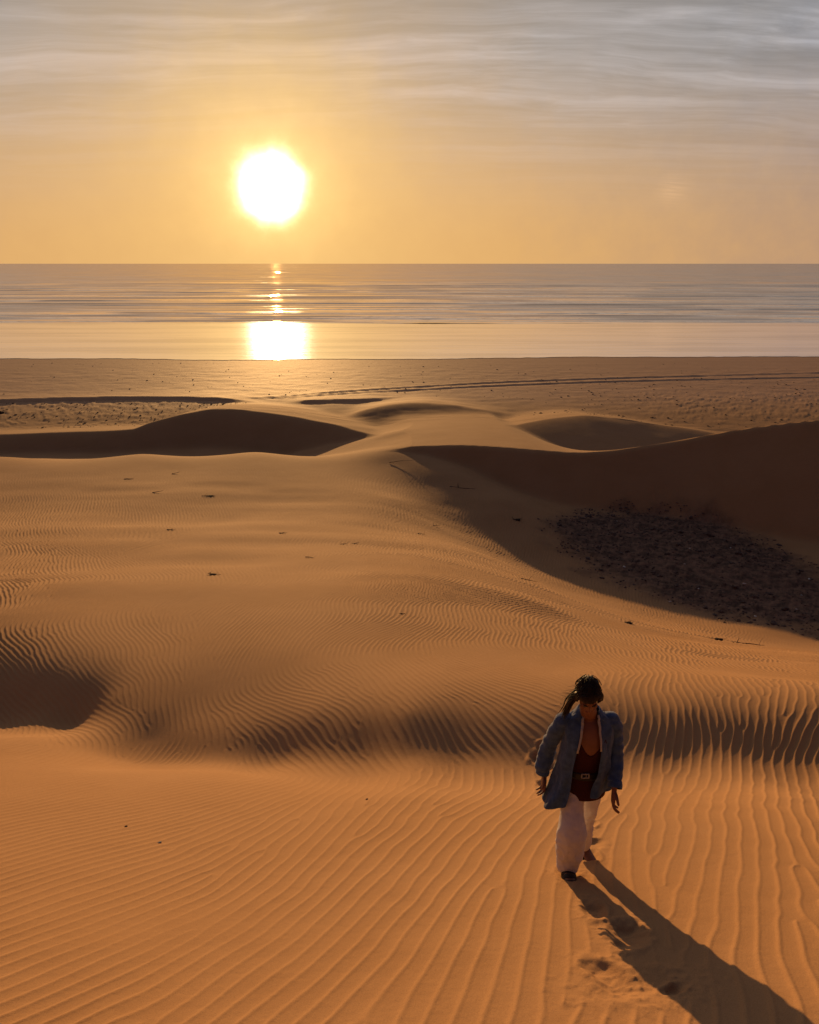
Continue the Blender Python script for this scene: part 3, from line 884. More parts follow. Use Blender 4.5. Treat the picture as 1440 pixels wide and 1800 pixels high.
stick(-2.87, 34.0, 0.32, .022, 20, .0, 'leftmost of the scattered twigs on the middle dune', 1)
stick(-2.37, 34.3, 0.34, .024, 21, .3, 'rightmost of the scattered twigs on the middle dune', 1)
stick(4.05, 60.0, 2.0, .040, 22, -.15, 'long stick in the shade under the ridge, left of the hollow')
stick(-3.75, 29.0, 0.40, .020, 23, -.5, 'curved twig with a long furrow on the middle dune', 1)
stick(-20.5, 58.0, 0.7, .035, 24, .1, 'weathered stick near the left part of the dune crest')
stick(-17.8, 60.5, 0.6, .03, 25, -.2, 'short stick just under the left dune crest')
tag(put('pebble', rock_mesh('pebble', 31, CLOD, 1, .8, .7), -2.54, 6.2, 0.026, .3), 'tiny dark pebble among close ripples at the lower left', 'pebble')
tag(put('pebble', rock_mesh('pebble', 32, CLOD, 1, .7, .7), -0.45, 7.4, 0.030, .9), 'tiny dark pebble on upright ripples near the middle of the foreground', 'pebble')
tag(put('shell', rock_mesh('shell', 33, SHELL, 1, .6, .4), -2.07, 5.7, 0.034, .4), 'small white shell chip on the foreground sand at lower left', 'shell')

# clods on the floor of the hollow: the larger ones singly, the rest as rubble
rng = np.random.default_rng(21)
VAR = [rock_mesh('clod', 100 + i, CLOD, 1.0, 0.8, 0.5) for i in range(7)]
cand = np.stack([rng.uniform(8.5, 27.5, 9000), rng.uniform(35.5, 63, 9000)], 1)
hmv = hollow_mask(cand[:, 0], cand[:, 1])
dens = np.clip(0.55 + 0.9 * fbm(cand[:, 0] * 0.22, cand[:, 1] * 0.22, 3, 811), 0.05, 1)
keep = (hmv > 0.25) & (rng.random(9000) < dens * 0.75)
cand = cand[keep]
vis = np.abs(cand[:, 0]) < 0.50 * cand[:, 1] + 0.5
big = [tuple(c) for c in cand[vis][:170]]
for i, (x, y) in enumerate(big):
    s = 0.15 + 0.26 * rng.random() ** 2
    o = put('clod', VAR[i % 7], x, y, (s * 1.2, s, s * (0.7 + 0.5 * rng.random())), rng.random() * 6.28, 0.02)
    tag(o, 'dark earth clod on the floor of the shaded hollow', 'clod', 'dark clods strewn over the shaded hollow')


def rubble(name, pts, sizes, mat, label, cat):
    """many little lumps nobody could count, as one mesh"""
    base = []
    for i in range(5):
        bm = bmesh.new()
        bmesh.ops.create_icosphere(bm, subdivisions=1, radius=0.5)
        r = np.random.default_rng(900 + i)
        for v in bm.verts:
            v.co *= 0.75 + 0.5 * r.random()
            v.co.z = v.co.z * 0.6 + 0.08
        bm.verts.index_update()
        base.append((np.array([v.co[:] for v in bm.verts]), np.array([[v.index for v in f.verts] for f in bm.faces])))
        bm.free()
    V, Fc, n = [], [], 0
    r = np.random.default_rng(5)
    for (x, y), s in zip(pts, sizes):
        b, f = base[r.integers(5)]
        a = r.random() * 6.28
        c, sn = math.cos(a), math.sin(a)
        q = b * np.array([s * (0.8 + 0.8 * r.random()), s, s])
        V.append(np.stack([q[:, 0] * c - q[:, 1] * sn + x, q[:, 0] * sn + q[:, 1] * c + y, q[:, 2] + ground_at(x, y)], 1))
        Fc.append(f + n)
        n += len(b)
    me = bpy.data.meshes.new(name)
    me.from_pydata(np.concatenate(V).tolist(), [], np.concatenate(Fc).tolist())
    me.materials.append(mat)
    o = bpy.data.objects.new(name, me)
    COL.objects.link(o)
    o['kind'] = 'stuff'
    tag(o, label, cat)
    return o


rest = cand[[i for i in range(len(cand)) if tuple(cand[i]) not in set(big)]]
rubble('rubble', rest, 0.05 + 0.13 * rng.random(len(rest)) ** 2, CLOD, 'fine dark rubble between the clods of the shaded hollow', 'rubble')
n = 620
bx = np.stack([rng.uniform(-70, -23, n), rng.uniform(97, 117, n)], 1)
bx = bx[fbm(bx[:, 0] * .15, bx[:, 1] * .2, 3, 821) > -0.15]
rubble('beach_debris', bx, 0.10 + 0.22 * rng.random(len(bx)) ** 3, WEED, 'dark tide-wrack scattered on the flat beach at left behind the dunes', 'wrack')
n = 520
bx = np.stack([rng.uniform(14, 68, n), rng.uniform(98, 142, n)], 1)
bx = bx[fbm(bx[:, 0] * .12, bx[:, 1] * .2, 3, 822) > 0.0]
rubble('beach_debris', bx, 0.10 + 0.24 * rng.random(len(bx)) ** 3, WEED, 'dark tide-wrack scattered on the flat beach at right beyond the ridge', 'wrack')
n = 260
bx = np.stack([rng.uniform(-75, 80, n), rng.uniform(122, 168, n)], 1)
rubble('beach_debris', bx, 0.10 + 0.20 * rng.random(len(bx)) ** 3, WEED, 'sparse dark specks of wrack on the smooth sand near the waterline', 'wrack')
# bleached chips in the hollow
chips = [(15.0, 56.5), (13.2, 47.2), (16.4, 43.2), (17.0, 47.5), (19.4, 44.2), (20.6, 40.2), (22.1, 42.8), (23.8, 45.5), (18.3, 50.5), (14.1, 41.0), (21.3, 51.3), (17.9, 39.0)]
for i, (x, y) in enumerate(chips):
    o = put('shell', rock_mesh('shell', 60 + i, SHELL, 1, .6, .4), x, y, 0.11 + .10 * rng.random(), rng.random() * 6, -0.03)
    tag(o, 'pale bleached chip lying among the dark clods of the hollow', 'shell', 'bleached chips in the shaded hollow')


# ------------------------------------------------------------------ person walking up the slope
from mathutils import noise as mnoise


def simple_material(name, color, rough=0.8, spec=0.3, var=0.25, scale=30.0, bump=0.0, bscale=200.0, translucent=0.0, color2=None, sheen=0.0):
    m = bpy.data.materials.new(name)
    m.use_nodes = True
    t = NT(m.node_tree)
    tc = t.n('ShaderNodeTexCoord').outputs['Object']
    n = t.noise(tc, scale, 4, 0.6)
    c2 = color2 or tuple(q * (1 - var) for q in color)
    col = t.mix(t.maprange(n, 0.3, 0.7), (*color, 1), (*c2, 1))
    b = t.n('ShaderNodeBsdfPrincipled')
    t.l(col, b.inputs['Base Color'])
    b.inputs['Roughness'].default_value = rough
    b.inputs['Specular IOR Level'].default_value = spec
    if sheen:
        b.inputs['Sheen Weight'].default_value = sheen
    if bump:
        bp = t.n('ShaderNodeBump')
        bp.inputs['Distance'].default_value = bump
        t.l(t.noise(tc, bscale, 3, 0.6), bp.inputs['Height'])
        t.l(bp.outputs[0], b.inputs['Normal'])
    o = t.n('ShaderNodeOutputMaterial')
    if translucent:
        tr = t.n('ShaderNodeBsdfTranslucent')
        t.l(col, tr.inputs[0])
        mx = t.n('ShaderNodeMixShader')
        mx.inputs[0].default_value = translucent
        t.l(b.outputs[0], mx.inputs[1])
        t.l(tr.outputs[0], mx.inputs[2])
        t.l(mx.outputs[0], o.inputs[0])
    else:
        t.l(b.outputs[0], o.inputs[0])
    return m


def frame(tan, ref):
    a = (ref - tan * ref.dot(tan)).normalized()
    return a, tan.cross(a).normalized()


def catmull(pts, k):
    """resample rows of floats smoothly, k steps per span"""
    P = [pts[0]] + list(pts) + [pts[-1]]
    out = []
    for i in range(1, len(P) - 2):
        for j in range(k):
            t = j / k
            out.append(tuple(0.5 * (2 * b + (c - a) * t + (2 * a - 5 * b + 4 * c - d) * t * t + (3 * b - a - 3 * c + d) * t ** 3)
                             for a, b, c, d in zip(P[i - 1], P[i], P[i + 1], P[i + 2])))
    out.append(tuple(pts[-1]))
    return out


def add_tube(bm, rows, n=20, ref=Vector((1, 0, 0)), k=4, cap=True, wrinkle=0.0, wfreq=14.0, seed=0.0):
    """rows of (x, y, z, rx, ry): a tapering limb with elliptical sections, rx along ref"""
    rows = catmull(rows, k) if k > 1 else rows
    rings = []
    for i, (x, y, z, rx, ry) in enumerate(rows):
        p0 = Vector(rows[max(i - 1, 0)][:3])
        p1 = Vector(rows[min(i + 1, len(rows) - 1)][:3])
        tan = (p1 - p0).normalized()
        a, b = frame(tan, ref)
        c = Vector((x, y, z))
        ring = []
        for j in range(n):
            th = 2 * math.pi * j / n
            d = a * (rx * math.cos(th)) + b * (ry * math.sin(th))
            if wrinkle:
                q = (c + d) * wfreq
                w = mnoise.noise(Vector((q.x * 0.6 + seed, q.y * 0.6, q.z * 1.5))) + 0.5 * mnoise.noise(Vector((q.x * 1.4, q.y * 1.4 + seed, q.z * 2.6)))
                d = d + d.normalized() * (wrinkle * w * 0.0065)
            ring.append(bm.verts.new(c + d))
        rings.append(ring)
    for r0, r1 in zip(rings, rings[1:]):
        for j in range(n):
            bm.faces.new((r0[j], r0[(j + 1) % n], r1[(j + 1) % n], r1[j]))
    if cap:
        bm.faces.new(rings[0][::-1])
        bm.faces.new(rings[-1])
    return rings


def add_ball(bm, c, ax, ay, az, frm=None, seg=20, ring=12):
    r, f, u = frm or (Vector((1, 0, 0)), Vector((0, 1, 0)), Vector((0, 0, 1)))
    c = Vector(c)
    rows = []
    top = bm.verts.new(c + u * az)
    for i in range(1, ring):
        ph = math.pi * i / ring
        rows.append([bm.verts.new(c + r * (ax * math.sin(ph) * math.cos(2 * math.pi * j / seg)) + f * (ay * math.sin(ph) * math.sin(2 * math.pi * j / seg)) + u * (az * math.cos(ph))) for j in range(seg)])
    bot = bm.verts.new(c - u * az)
    for j in range(seg):
        bm.faces.new((top, rows[0][j], rows[0][(j + 1) % seg]))
        bm.faces.new((bot, rows[-1][(j + 1) % seg], rows[-1][j]))
    for a, b in zip(rows, rows[1:]):
        for j in range(seg):
            bm.faces.new((a[j], b[j], b[(j + 1) % seg], a[(j + 1) % seg]))


def to_mesh(name, bm, mat, smooth=True):
    bmesh.ops.recalc_face_normals(bm, faces=bm.faces[:])
    me = bpy.data.meshes.new(name)
    bm.to_mesh(me)
    bm.free()
    if smooth:
        me.polygons.foreach_set('use_smooth', np.ones(len(me.polygons), bool))
    if mat:
        me.materials.append(mat)
    return me


WORK = bpy.data.scenes.new('work')          # small scene in which modifiers are evaluated


def apply_mods(name, me, mat, mods):
    ob = bpy.data.objects.new('work', me)
    WORK.collection.objects.link(ob)
    for kind, kw in mods:
        md = ob.modifiers.new(kind, kind)
        for k, v in kw.items():
            setattr(md, k, v)
    vl = WORK.view_layers[0]
    vl.update()
    out = bpy.data.meshes.new_from_object(ob.evaluated_get(vl.depsgraph))
    out.name = name
    bpy.data.objects.remove(ob)
    bpy.data.meshes.remove(me)
    out.materials.clear()
    out.materials.append(mat)
    out.polygons.foreach_set('use_smooth', np.ones(len(out.polygons), bool))
    return out


def fused(name, bm, mat, voxel, smooth=4):
    return apply_mods(name, to_mesh(name, bm, None), mat, [('REMESH', dict(mode='VOXEL', voxel_size=voxel, use_smooth_shade=True)), ('SMOOTH', dict(factor=0.5, iterations=smooth))])


def add_hand(bm, wrist, d, side, fwd):
    """relaxed hand: wrist point, direction of the fingers, thumb side (forward), palm faces the thigh"""
    w = Vector(wrist)
    d = Vector(d).normalized()
    t = (Vector(fwd) - d * Vector(fwd).dot(d)).normalized()          # towards the thumb
    n = d.cross(t) * side                                            # out of the palm
    if n.x * side > 0:
        n = -n
    def P(a, b, c):
        return w + d * a + t * b + n * c
    rows = []
    for a, rx, ry in ((-0.03, .026, .020), (0.0, .027, .018), (0.03, .036, .016), (0.06, .041, .015), (0.085, .040, .013), (0.095, .034, .009)):
        p = P(a, 0, 0)
        rows.append((p.x, p.y, p.z, rx, ry))
    add_tube(bm, rows, 16, t, 2)
    for b, L, a0 in ((0.029, .068, .088), (0.010, .076, .092), (-0.010, .071, .090), (-0.028, .056, .082)):
        rr = []
        for s, c, r in ((-0.02, 0, .0095), (0.0, 0.0, .0095), (0.40, 0.006, .009), (0.68, 0.020, .0082), (0.92, 0.040, .007), (1.0, 0.047, .0045)):
            p = P(a0 + L * s * (1 - 0.18 * s) if s > 0 else a0 + s, b * (1 + 0.10 * max(s, 0)), c)
            rr.append((p.x, p.y, p.z, r, r))
        add_tube(bm, rr, 10, t, 2)
    rr = []
    for a, b, c, r in ((0.018, .018, .004, .013), (0.040, .040, .012, .0125), (0.066, .054, .020, .0105), (0.088, .056, .027, .009), (0.098, .055, .030, .005)):
        p = P(a, b, c)
        rr.append((p.x, p.y, p.z, r, r))
    add_tube(bm, rr, 10, d, 2)


def push_out(me, fn):
    """move each vertex along its normal by fn(position)"""
    n = len(me.vertices)
    co = np.empty(n * 3, np.float32)
    no = np.empty(n * 3, np.float32)
    me.vertices.foreach_get('co', co)
    me.vertices.foreach_get('normal', no)
    co = co.reshape(-1, 3)
    no = no.reshape(-1, 3)
    h = np.array([fn(Vector(c.tolist())) for c in co], np.float32)
    me.vertices.foreach_set('co', (co + no * h[:, None]).ravel())
    me.update()


def part(name, me, parent, label=None):
    o = bpy.data.objects.new(name, me)
    COL.objects.link(o)
    o.parent = parent
    if label:
        o['label'] = label
    return o


def build_person():
    skin = simple_material('skin', (0.22, 0.092, 0.052), 0.55, 0.4, 0.18, 12)
    hairm = simple_material('dark_hair', (0.020, 0.010, 0.007), 0.6, 0.25, 0.5, 90)
    denim = simple_material('blue_denim', (0.068, 0.128, 0.27), 0.9, 0.15, 0.35, 26, 0.0006, 900, translucent=0.10, color2=(0.040, 0.080, 0.18), sheen=0.3)
    pale = simple_material('pale_strip', (0.62, 0.58, 0.55), 0.8, 0.2, 0.12, 60, translucent=0.35)
    linen = simple_material('white_linen', (0.78, 0.74, 0.76), 0.85, 0.2, 0.07, 18, 0.0006, 500, translucent=0.2)
    maroon = simple_material('maroon_knit', (0.050, 0.010, 0.009), 0.85, 0.2, 0.3, 70, 0.0008, 500)
    leather = simple_material('black_leather', (0.018, 0.013, 0.012), 0.5, 0.4, 0.3, 60)
    metal = simple_material('silver_buckle', (0.32, 0.31, 0.30), 0.4, 0.5, 0.3, 60)
    shoe = simple_material('brown_sandal', (0.045, 0.026, 0.020), 0.7, 0.3, 0.3, 60)

    root = bpy.data.objects.new('person', None)
    COL.objects.link(root)
    gx, gy = 1.15, 4.90
    dz = ground_at(gx, gy) - (-4.223 + CAM_Z)
    root.location = (0, 0, CAM_Z + dz)          # the parts below are measured from the camera's level
    root['label'] = 'person in open blue shirt and wide white trousers walking up the dune, head bowed'
    root['category'] = 'person'

    # ---- body, one surface
    bm = bmesh.new()
    th = math.radians(38)
    R = Vector((0.995, -0.08, 0.05)).normalized()
    F = Vector((0.02, -math.cos(th), -math.sin(th)))
    F = (F - R * F.dot(R)).normalized()
    U = R.cross(F) * -1
    if U.z < 0:
        U = -U
    fr = (R, F, U)
    hc = Vector((1.188, 4.850, -2.718))
    def H(a, b, c):
        return hc + R * a + F * b + U * c
    add_ball(bm, H(0, -0.012, 0.025), .070, .092, .084, fr)
    add_ball(bm, H(0, 0.022, -0.040), .056, .066, .080, fr)
    add_ball(bm, H(0, 0.060, -0.100), .024, .022, .020, fr)
    add_ball(bm, H(0, 0.050, -0.085), .040, .030, .022, fr)
    add_ball(bm, H(0, 0.090, -0.040), .013, .022, .013, fr, 12, 8)     # nose tip
    add_ball(bm, H(0, 0.084, -0.020), .009, .014, .026, fr, 12, 8)     # nose bridge
    add_ball(bm, H(0, 0.082, -0.074), .022, .010, .006, fr, 12, 8)     # upper lip
    add_ball(bm, H(0, 0.079, -0.083), .018, .010, .006, fr, 12, 8)     # lower lip
    for s in (-1, 1):
        add_ball(bm, H(s * .030, 0.070, 0.012), .024, .014, .008, fr, 12, 8)     # brow
        add_ball(bm, H(s * .036, 0.058, -0.038), .022, .022, .020, fr, 12, 8)    # cheek
        add_ball(bm, H(s * .072, -0.005, -0.018), .009, .018, .030, fr, 12, 8)   # ear
    nk = H(0, -0.030, -0.060)
    add_tube(bm, [(1.240, 5.02, -3.00, .075, .062), (1.236, 5.0, -2.95, .062, .056), ((1.236 + nk.x) / 2, (4.98 + nk.y) / 2, -2.875, .055, .054), (nk.x, nk.y, nk.z, .054, .054)], 20)
    # torso
    add_tube(bm, [(1.240, 5.02, -2.955, .06, .05), (1.238, 5.01, -3.00, .120, .070), (1.238, 4.99, -3.06, .145, .092), (1.240, 4.985, -3.13, .150, .108), (1.243, 5.00, -3.22, .130, .098),
                  (1.247, 5.03, -3.34, .118, .085), (1.250, 5.065, -3.42, .125, .085), (1.252, 5.085, -3.50, .138, .088), (1.252, 5.09, -3.57, .12, .08)], 28)
    # arms
    add_tube(bm, [(1.110, 5.01, -3.01, .034, .036), (1.062, 5.015, -3.035, .036, .038), (1.024, 5.05, -3.13, .036, .038), (.992, 5.095, -3.255, .034, .036), (.980, 5.10, -3.36, .034, .034), (.972, 5.095, -3.475, .024, .027)], 18, Vector((0, -1, 0)))
    add_hand(bm, (.970, 5.092, -3.49), (-0.06, -0.28, -1), 1, (0.15, -1, 0.1))
    add_tube(bm, [(1.366, 5.01, -3.01, .034, .036), (1.410, 5.015, -3.035, .036, .038), (1.436, 5.02, -3.13, .036, .038), (1.443, 5.01, -3.255, .034, .036), (1.436, 4.95, -3.35, .034, .034), (1.418, 4.872, -3.445, .024, .027)], 18, Vector((0, -1, 0)))
    add_hand(bm, (1.416, 4.862, -3.456), (-0.14, -0.42, -1), -1, (-0.1, -1, 0.2))
    # legs
    add_tube(bm, [(1.185, 5.085, -3.50, .07, .075), (1.164, 5.005, -3.64, .060, .064), (1.153, 4.905, -3.83, .052, .056), (1.152, 4.92, -3.98, .046, .052), (1.152, 4.945, -4.15, .034, .038)], 18)
    add_tube(bm, [(1.322, 5.105, -3.50, .07, .075), (1.326, 5.14, -3.64, .058, .064), (1.320, 5.21, -3.88, .050, .054), (1.324, 5.28, -4.05, .044, .048), (1.345, 5.365, -4.28, .034, .038)], 18)
    # feet (inside the sandals)
    add_tube(bm, [(1.155, 4.985, -4.20, .030, .030), (1.152, 4.945, -4.19, .036, .040), (1.143, 4.86, -4.172, .040, .026), (1.136, 4.79, -4.150, .040, .018), (1.134, 4.762, -4.140, .028, .010)], 16)
    add_tube(bm, [(1.350, 5.42, -4.335, .030, .030), (1.352, 5.38, -4.325, .036, .040), (1.376, 5.29, -4.345, .040, .026), (1.398, 5.215, -4.355, .040, .018), (1.404, 5.19, -4.350, .028, .010)], 16)
    body = part('body', fused('body', bm, skin, 0.0048, 3), root)

    # eyes
    eyem = simple_material('eye', (0.10, 0.07, 0.055), 0.2, 0.5, 0.5, 200)
    for s in (-1, 1):
        bm = bmesh.new()
        add_ball(bm, H(s * .030, 0.076, -0.006), .012, .008, .008, fr, 14, 8)
        part('eye', to_mesh('eye', bm, eyem), root)

    lipm = simple_material('lips', (0.20, 0.055, 0.045), 0.5, 0.4, 0.2, 80)
    bm = bmesh.new()
    add_ball(bm, H(0, 0.084, -0.075), .021, .010, .005, fr, 14, 8)
    add_ball(bm, H(0, 0.081, -0.083), .018, .010, .006, fr, 14, 8)
    part('lips', to_mesh('lips', bm, lipm), root)
    for s in (-1, 1):
        bm = bmesh.new()
        p0, p1, p2 = H(s * .014, 0.087, 0.014), H(s * .030, 0.084, 0.020), H(s * .048, 0.068, 0.014)
        add_tube(bm, [(*p0, .003, .003), (*p1, .0036, .0036), (*p2, .0015, .0015)], 6, Vector((0, 0, 1)), 4)
        part('eyebrow', to_mesh('eyebrow', bm, hairm), root)

    # ---- hair: a fused mass plus strands
    bm = bmesh.new()
    add_ball(bm, H(0, -0.022, 0.034), .080, .098, .086, fr)
    add_ball(bm, H(-.004, 0.026, 0.052), .066, .058, .050, fr)
    add_ball(bm, H(0, -0.050, -0.020), .076, .065, .085, fr)
    for s, L in ((-1, .085), (1, .135)):
        p0, p1, p2 = H(s * .066, 0.020, 0.045), H(s * .080, -0.002, -0.03), H(s * .068 + .006, -0.008, -L)
        add_tube(bm, [(p0.x, p0.y, p0.z, .022, .030), (p1.x, p1.y, p1.z, .017, .034), (p2.x, p2.y, p2.z, .008, .018)], 12)
    hair = fused('hair', bm, hairm, 0.006, 3)
    push_out(hair, lambda c: 0.007 * mnoise.noise(Vector(((c.x - hc.x) * 95, (c.y - hc.y) * 22, (c.z - hc.z) * 22))))
    hair_o = part('hair', hair, root)
    # locks blown sideways by the wind
    rnd = random.Random(5)
    bm = bmesh.new()
    for i in range(58):
        a = rnd.random()
        s0 = H(-.070 - .008 * rnd.random(), -0.055 + .075 * rnd.random(), 0.035 - 0.10 * rnd.random())
        e = Vector((1.050 - .035 * rnd.random() ** 2 + .040 * a, 4.93 + .07 * rnd.random(), -2.935 - .055 * rnd.random() + .055 * a))
        m1 = s0.lerp(e, 0.33) + Vector((-.024 * rnd.random(), 0, .004 - .022 * rnd.random()))
        m2 = s0.lerp(e, 0.68) + Vector((-.014 + .022 * rnd.random(), .01 * rnd.random(), -.010 + .014 * rnd.random()))
        r = .0050 * (0.35 + rnd.random())
        add_tube(bm, [(*s0, r, r), (*m1, r * 1.15, r), (*m2, r * .8, r * .7), (*e, r * .15, r * .15)], 6, Vector((0, 1, 0)), 4)
    for i in range(110):      # strands over the crown, parted, for a broken outline
        an = rnd.uniform(-1.5, 1.5)
        pts = []
        for k_ in range(6):
            f_ = k_ / 5
            ang = an * (0.25 + 0.9 * f_)
            rad = .0850 + .007 * rnd.random()
            back = -0.095 + 0.165 * (i / 110) + .01 * f_
            p = H(rad * math.sin(ang) * 0.98, back * (1 - 0.25 * f_), 0.034 + rad * math.cos(ang))
            pts.append((*p, .0022, .0018))
        pts[-1] = (*pts[-1][:3], .0006, .0006)
        add_tube(bm, pts, 5, Vector((0, 1, 0)), 2)
    for i in range(34):      # flyaways
        s0 = H(-.075 + .02 * rnd.random(), -0.03 + .06 * rnd.random(), 0.06 - 0.10 * rnd.random())
        e = s0 + Vector((-.035 - .085 * rnd.random(), .03 * rnd.random(), .015 - .09 * rnd.random()))
        m = s0.lerp(e, .5) + Vector((0, 0, .02 * rnd.random()))
        add_tube(bm, [(*s0, .0012, .0012), (*m, .0011, .0011), (*e, .0004, .0004)], 5, Vector((0, 1, 0)), 4)
    part('windblown_locks', to_mesh('windblown_locks', bm, hairm), hair_o, 'long dark locks blown sideways over the shoulder')

    # ---- trousers
    bm = bmesh.new()
    add_tube(bm, [(1.250, 5.065, -3.40, .140, .095), (1.252, 5.085, -3.48, .165, .108), (1.252, 5.09, -3.56, .160, .105), (1.25, 5.09, -3.62, .11, .08)], 28)
    add_tube(bm, [(1.185, 5.08, -3.48, .090, .100), (1.168, 5.03, -3.60, .086, .096), (1.154, 4.955, -3.72, .080, .088), (1.153, 4.905, -3.83, .104, .094), (1.150, 4.915, -3.93, .102, .092),
                  (1.150, 4.935, -4.03, .090, .086), (1.150, 4.950, -4.12, .072, .080), (1.149, 4.955, -4.185, .064, .078)], 26, wrinkle=0.9, wfreq=11, seed=2)
    add_tube(bm, [(1.325, 5.10, -3.48, .090, .100), (1.330, 5.13, -3.62, .082, .094), (1.322, 5.17, -3.76, .076, .088), (1.318, 5.22, -3.90, .072, .082), (1.322, 5.27, -4.03, .068, .080),
                  (1.332, 5.325, -4.17, .064, .078), (1.342, 5.365, -4.290, .062, .078)], 26, wrinkle=0.9, wfreq=11, seed=7)
    tr = fused('trousers', bm, linen, 0.007, 4)
    def fold(q):
        f_ = mnoise.noise(Vector((q.x * 8, q.y * 8, q.z * 4 + q.x * 8))) * .008
        f_ += .0045 * (1 - 2.2 * abs(mnoise.noise(Vector((q.x * 13 + q.z * 6, q.y * 9, q.z * 9 - q.x * 7)))))
        f_ += .0030 * (1 - 2.2 * abs(mnoise.noise(Vector((q.x * 24 - q.z * 12, q.y * 18, q.z * 16 + q.x * 18 + 5)))))
        return f_ * (0.5 + min(1.0, max(0.0, (-3.5 - q.z) * 2)))
    push_out(tr, fold)
    trousers = part('trousers', tr, root)
    for (c, w, dpt) in (((1.149, 4.956, -4.184), .0655, .0795), ((1.343, 5.367, -4.291), .0635, .0795)):
        bm = bmesh.new()
        add_tube(bm, [(c[0], c[1], c[2] + .022, w, dpt), (c[0], c[1] + .002, c[2], w * 1.02, dpt * 1.02), (c[0], c[1] + .003, c[2] - .008, w * .99, dpt * .99)], 28, k=2)
        part('trouser_hem', to_mesh('trouser_hem', bm, linen), trousers)

    # ---- maroon top under the shirt, deep neckline
    bm = bmesh.new()
    rows = []
    nseg, nlev = 44, 20
    prof = [(-2.96, .120, .075, 5.01), (-3.04, .150, .098, 4.992), (-3.13, .152, .114, 4.985), (-3.22, .137, .104, 5.0), (-3.34, .127, .093, 5.028), (-3.42, .156, .112, 5.055), (-3.50, .176, .128, 5.065), (-3.62, .150, .125, 5.05)]
    pz = [q[0] for q in prof][::-1]
    def lv(z, k_):
        return float(np.interp(z, pz, [q[k_] for q in prof][::-1]))
    for j in range(nseg + 1):
        t_ = 2 * math.pi * j / nseg
        front = max(0.0, -math.cos(t_))
        ztop = -3.03 - 0.185 * front ** 5 + 0.02 * abs(math.sin(t_))
        col_ = []
        for i in range(nlev + 1):
            z = ztop + (-3.60 - ztop) * i / nlev
            col_.append(bm.verts.new((1.245 + lv(z, 1) * math.sin(t_), lv(z, 3) + lv(z, 2) * math.cos(t_), z)))
        rows.append(col_)
    for a, b in zip(rows, rows[1:]):
        for i in range(nlev):
            bm.faces.new((a[i], b[i], b[i + 1], a[i + 1]))
    bmesh.ops.remove_doubles(bm, verts=bm.verts[:], dist=1e-4)
    top = part('top', apply_mods('top', to_mesh('top', bm, None), maroon, [('SOLIDIFY', dict(thickness=0.004, offset=1.0))]), root, 'dark maroon top with a deep neckline')
    bm = bmesh.new()
    add_tube(bm, [(1.247, 5.03, -3.365, .139, .105), (1.248, 5.035, -3.39, .146, .110), (1.249, 5.04, -3.415, .153, .114)], 36, k=2)
    belt = part('belt', to_mesh('belt', bm, leather), root, 'black leather belt with a silver buckle')
    bm = bmesh.new()
    bx_, by_, bz_ = 1.224, 4.921, -3.390
    for (ax, az, w, h) in ((0, .015, .028, .004), (0, -.015, .028, .004), (-.025, 0, .004, .018), (.025, 0, .004, .018), (.006, 0, .0025, .016)):
        bmesh.ops.create_cube(bm, size=1.0, matrix=Matrix.Translation((bx_ + ax, by_, bz_ + az)) @ Matrix.Diagonal((w * 2, .010, h * 2, 1)))
    bmesh.ops.bevel(bm, geom=bm.edges[:], offset=0.0015, segments=1, affect='EDGES')
    part('buckle', to_mesh('buckle', bm, metal, False), belt)

    # ---- open blue shirt
    # level: z, centre x, centre y, half width, half depth, left gap, right gap (radians from the front)
    L = [(-2.905, 1.238, 5.005, .070, .064, .80, .80), (-2.930, 1.238, 5.005, .086, .072, .70, .66), (-2.955, 1.238, 5.005, .118, .084, .56, .50), (-2.985, 1.238, 5.005, .152, .098, .46, .42),
         (-3.04, 1.238, 4.995, .172, .116, .44, .38), (-3.13, 1.240, 4.990, .174, .130, .52, .37), (-3.22, 1.242, 5.00, .176, .136, .60, .35), (-3.33, 1.244, 5.02, .182, .144, .62, .30),
         (-3.43, 1.244, 5.045, .192, .155, .54, .20), (-3.50, 1.242, 5.055, .198, .162, .48, .14), (-3.56, 1.238, 5.06, .200, .165, .44, .12)]
    L = catmull(L, 4)
    bm = bmesh.new()
    n = 84
    grid = []
    for i, (z, cx, cy, a, b, gl, gr) in enumerate(L):
        s = i / (len(L) - 1)
        row = []
        for j in range(n + 1):
            t_ = -(math.pi - gl) + (2 * math.pi - gl - gr) * j / n
            x, y = cx + a * math.sin(t_), cy + b * math.cos(t_)
            lf = max(0.0, -math.sin(t_)) * (0.5 - 0.5 * math.cos(t_)) + 0.35 * max(0.0, -math.sin(t_))
            k_ = max(0.0, s - 0.55) / 0.45
            zz = z - (0.125 * lf - 0.02 * max(0.0, math.sin(t_))) * k_ * k_
            x -= 0.10 * k_ * k_ * lf
            y -= 0.020 * k_ * lf
            dirv = Vector((math.sin(t_), math.cos(t_), 0))
            w = math.sin(t_ * 9 + 2.0 * s + 3 * mnoise.noise(Vector((t_ * 1.3, s * 3, 4)))) * 0.013 * max(0, s - 0.2) ** 1.1
            w += 0.016 * mnoise.noise(Vector((t_ * 2.2, s * 5, 1.7))) * min(1, s * 3) + 0.008 * mnoise.noise(Vector((t_ * 7 + s * 9, s * 15 - t_ * 3, 9)))
            row.append(bm.verts.new(Vector((x, y, zz)) + dirv * w))
        grid.append(row)
    for r0, r1 in zip(grid, grid[1:]):
        for j in range(n):
            bm.faces.new((r0[j], r0[j + 1], r1[j + 1], r1[j]))
    edgeL = [r[0].co.copy() for r in grid]
    edgeR = [r[-1].co.copy() for r in grid]
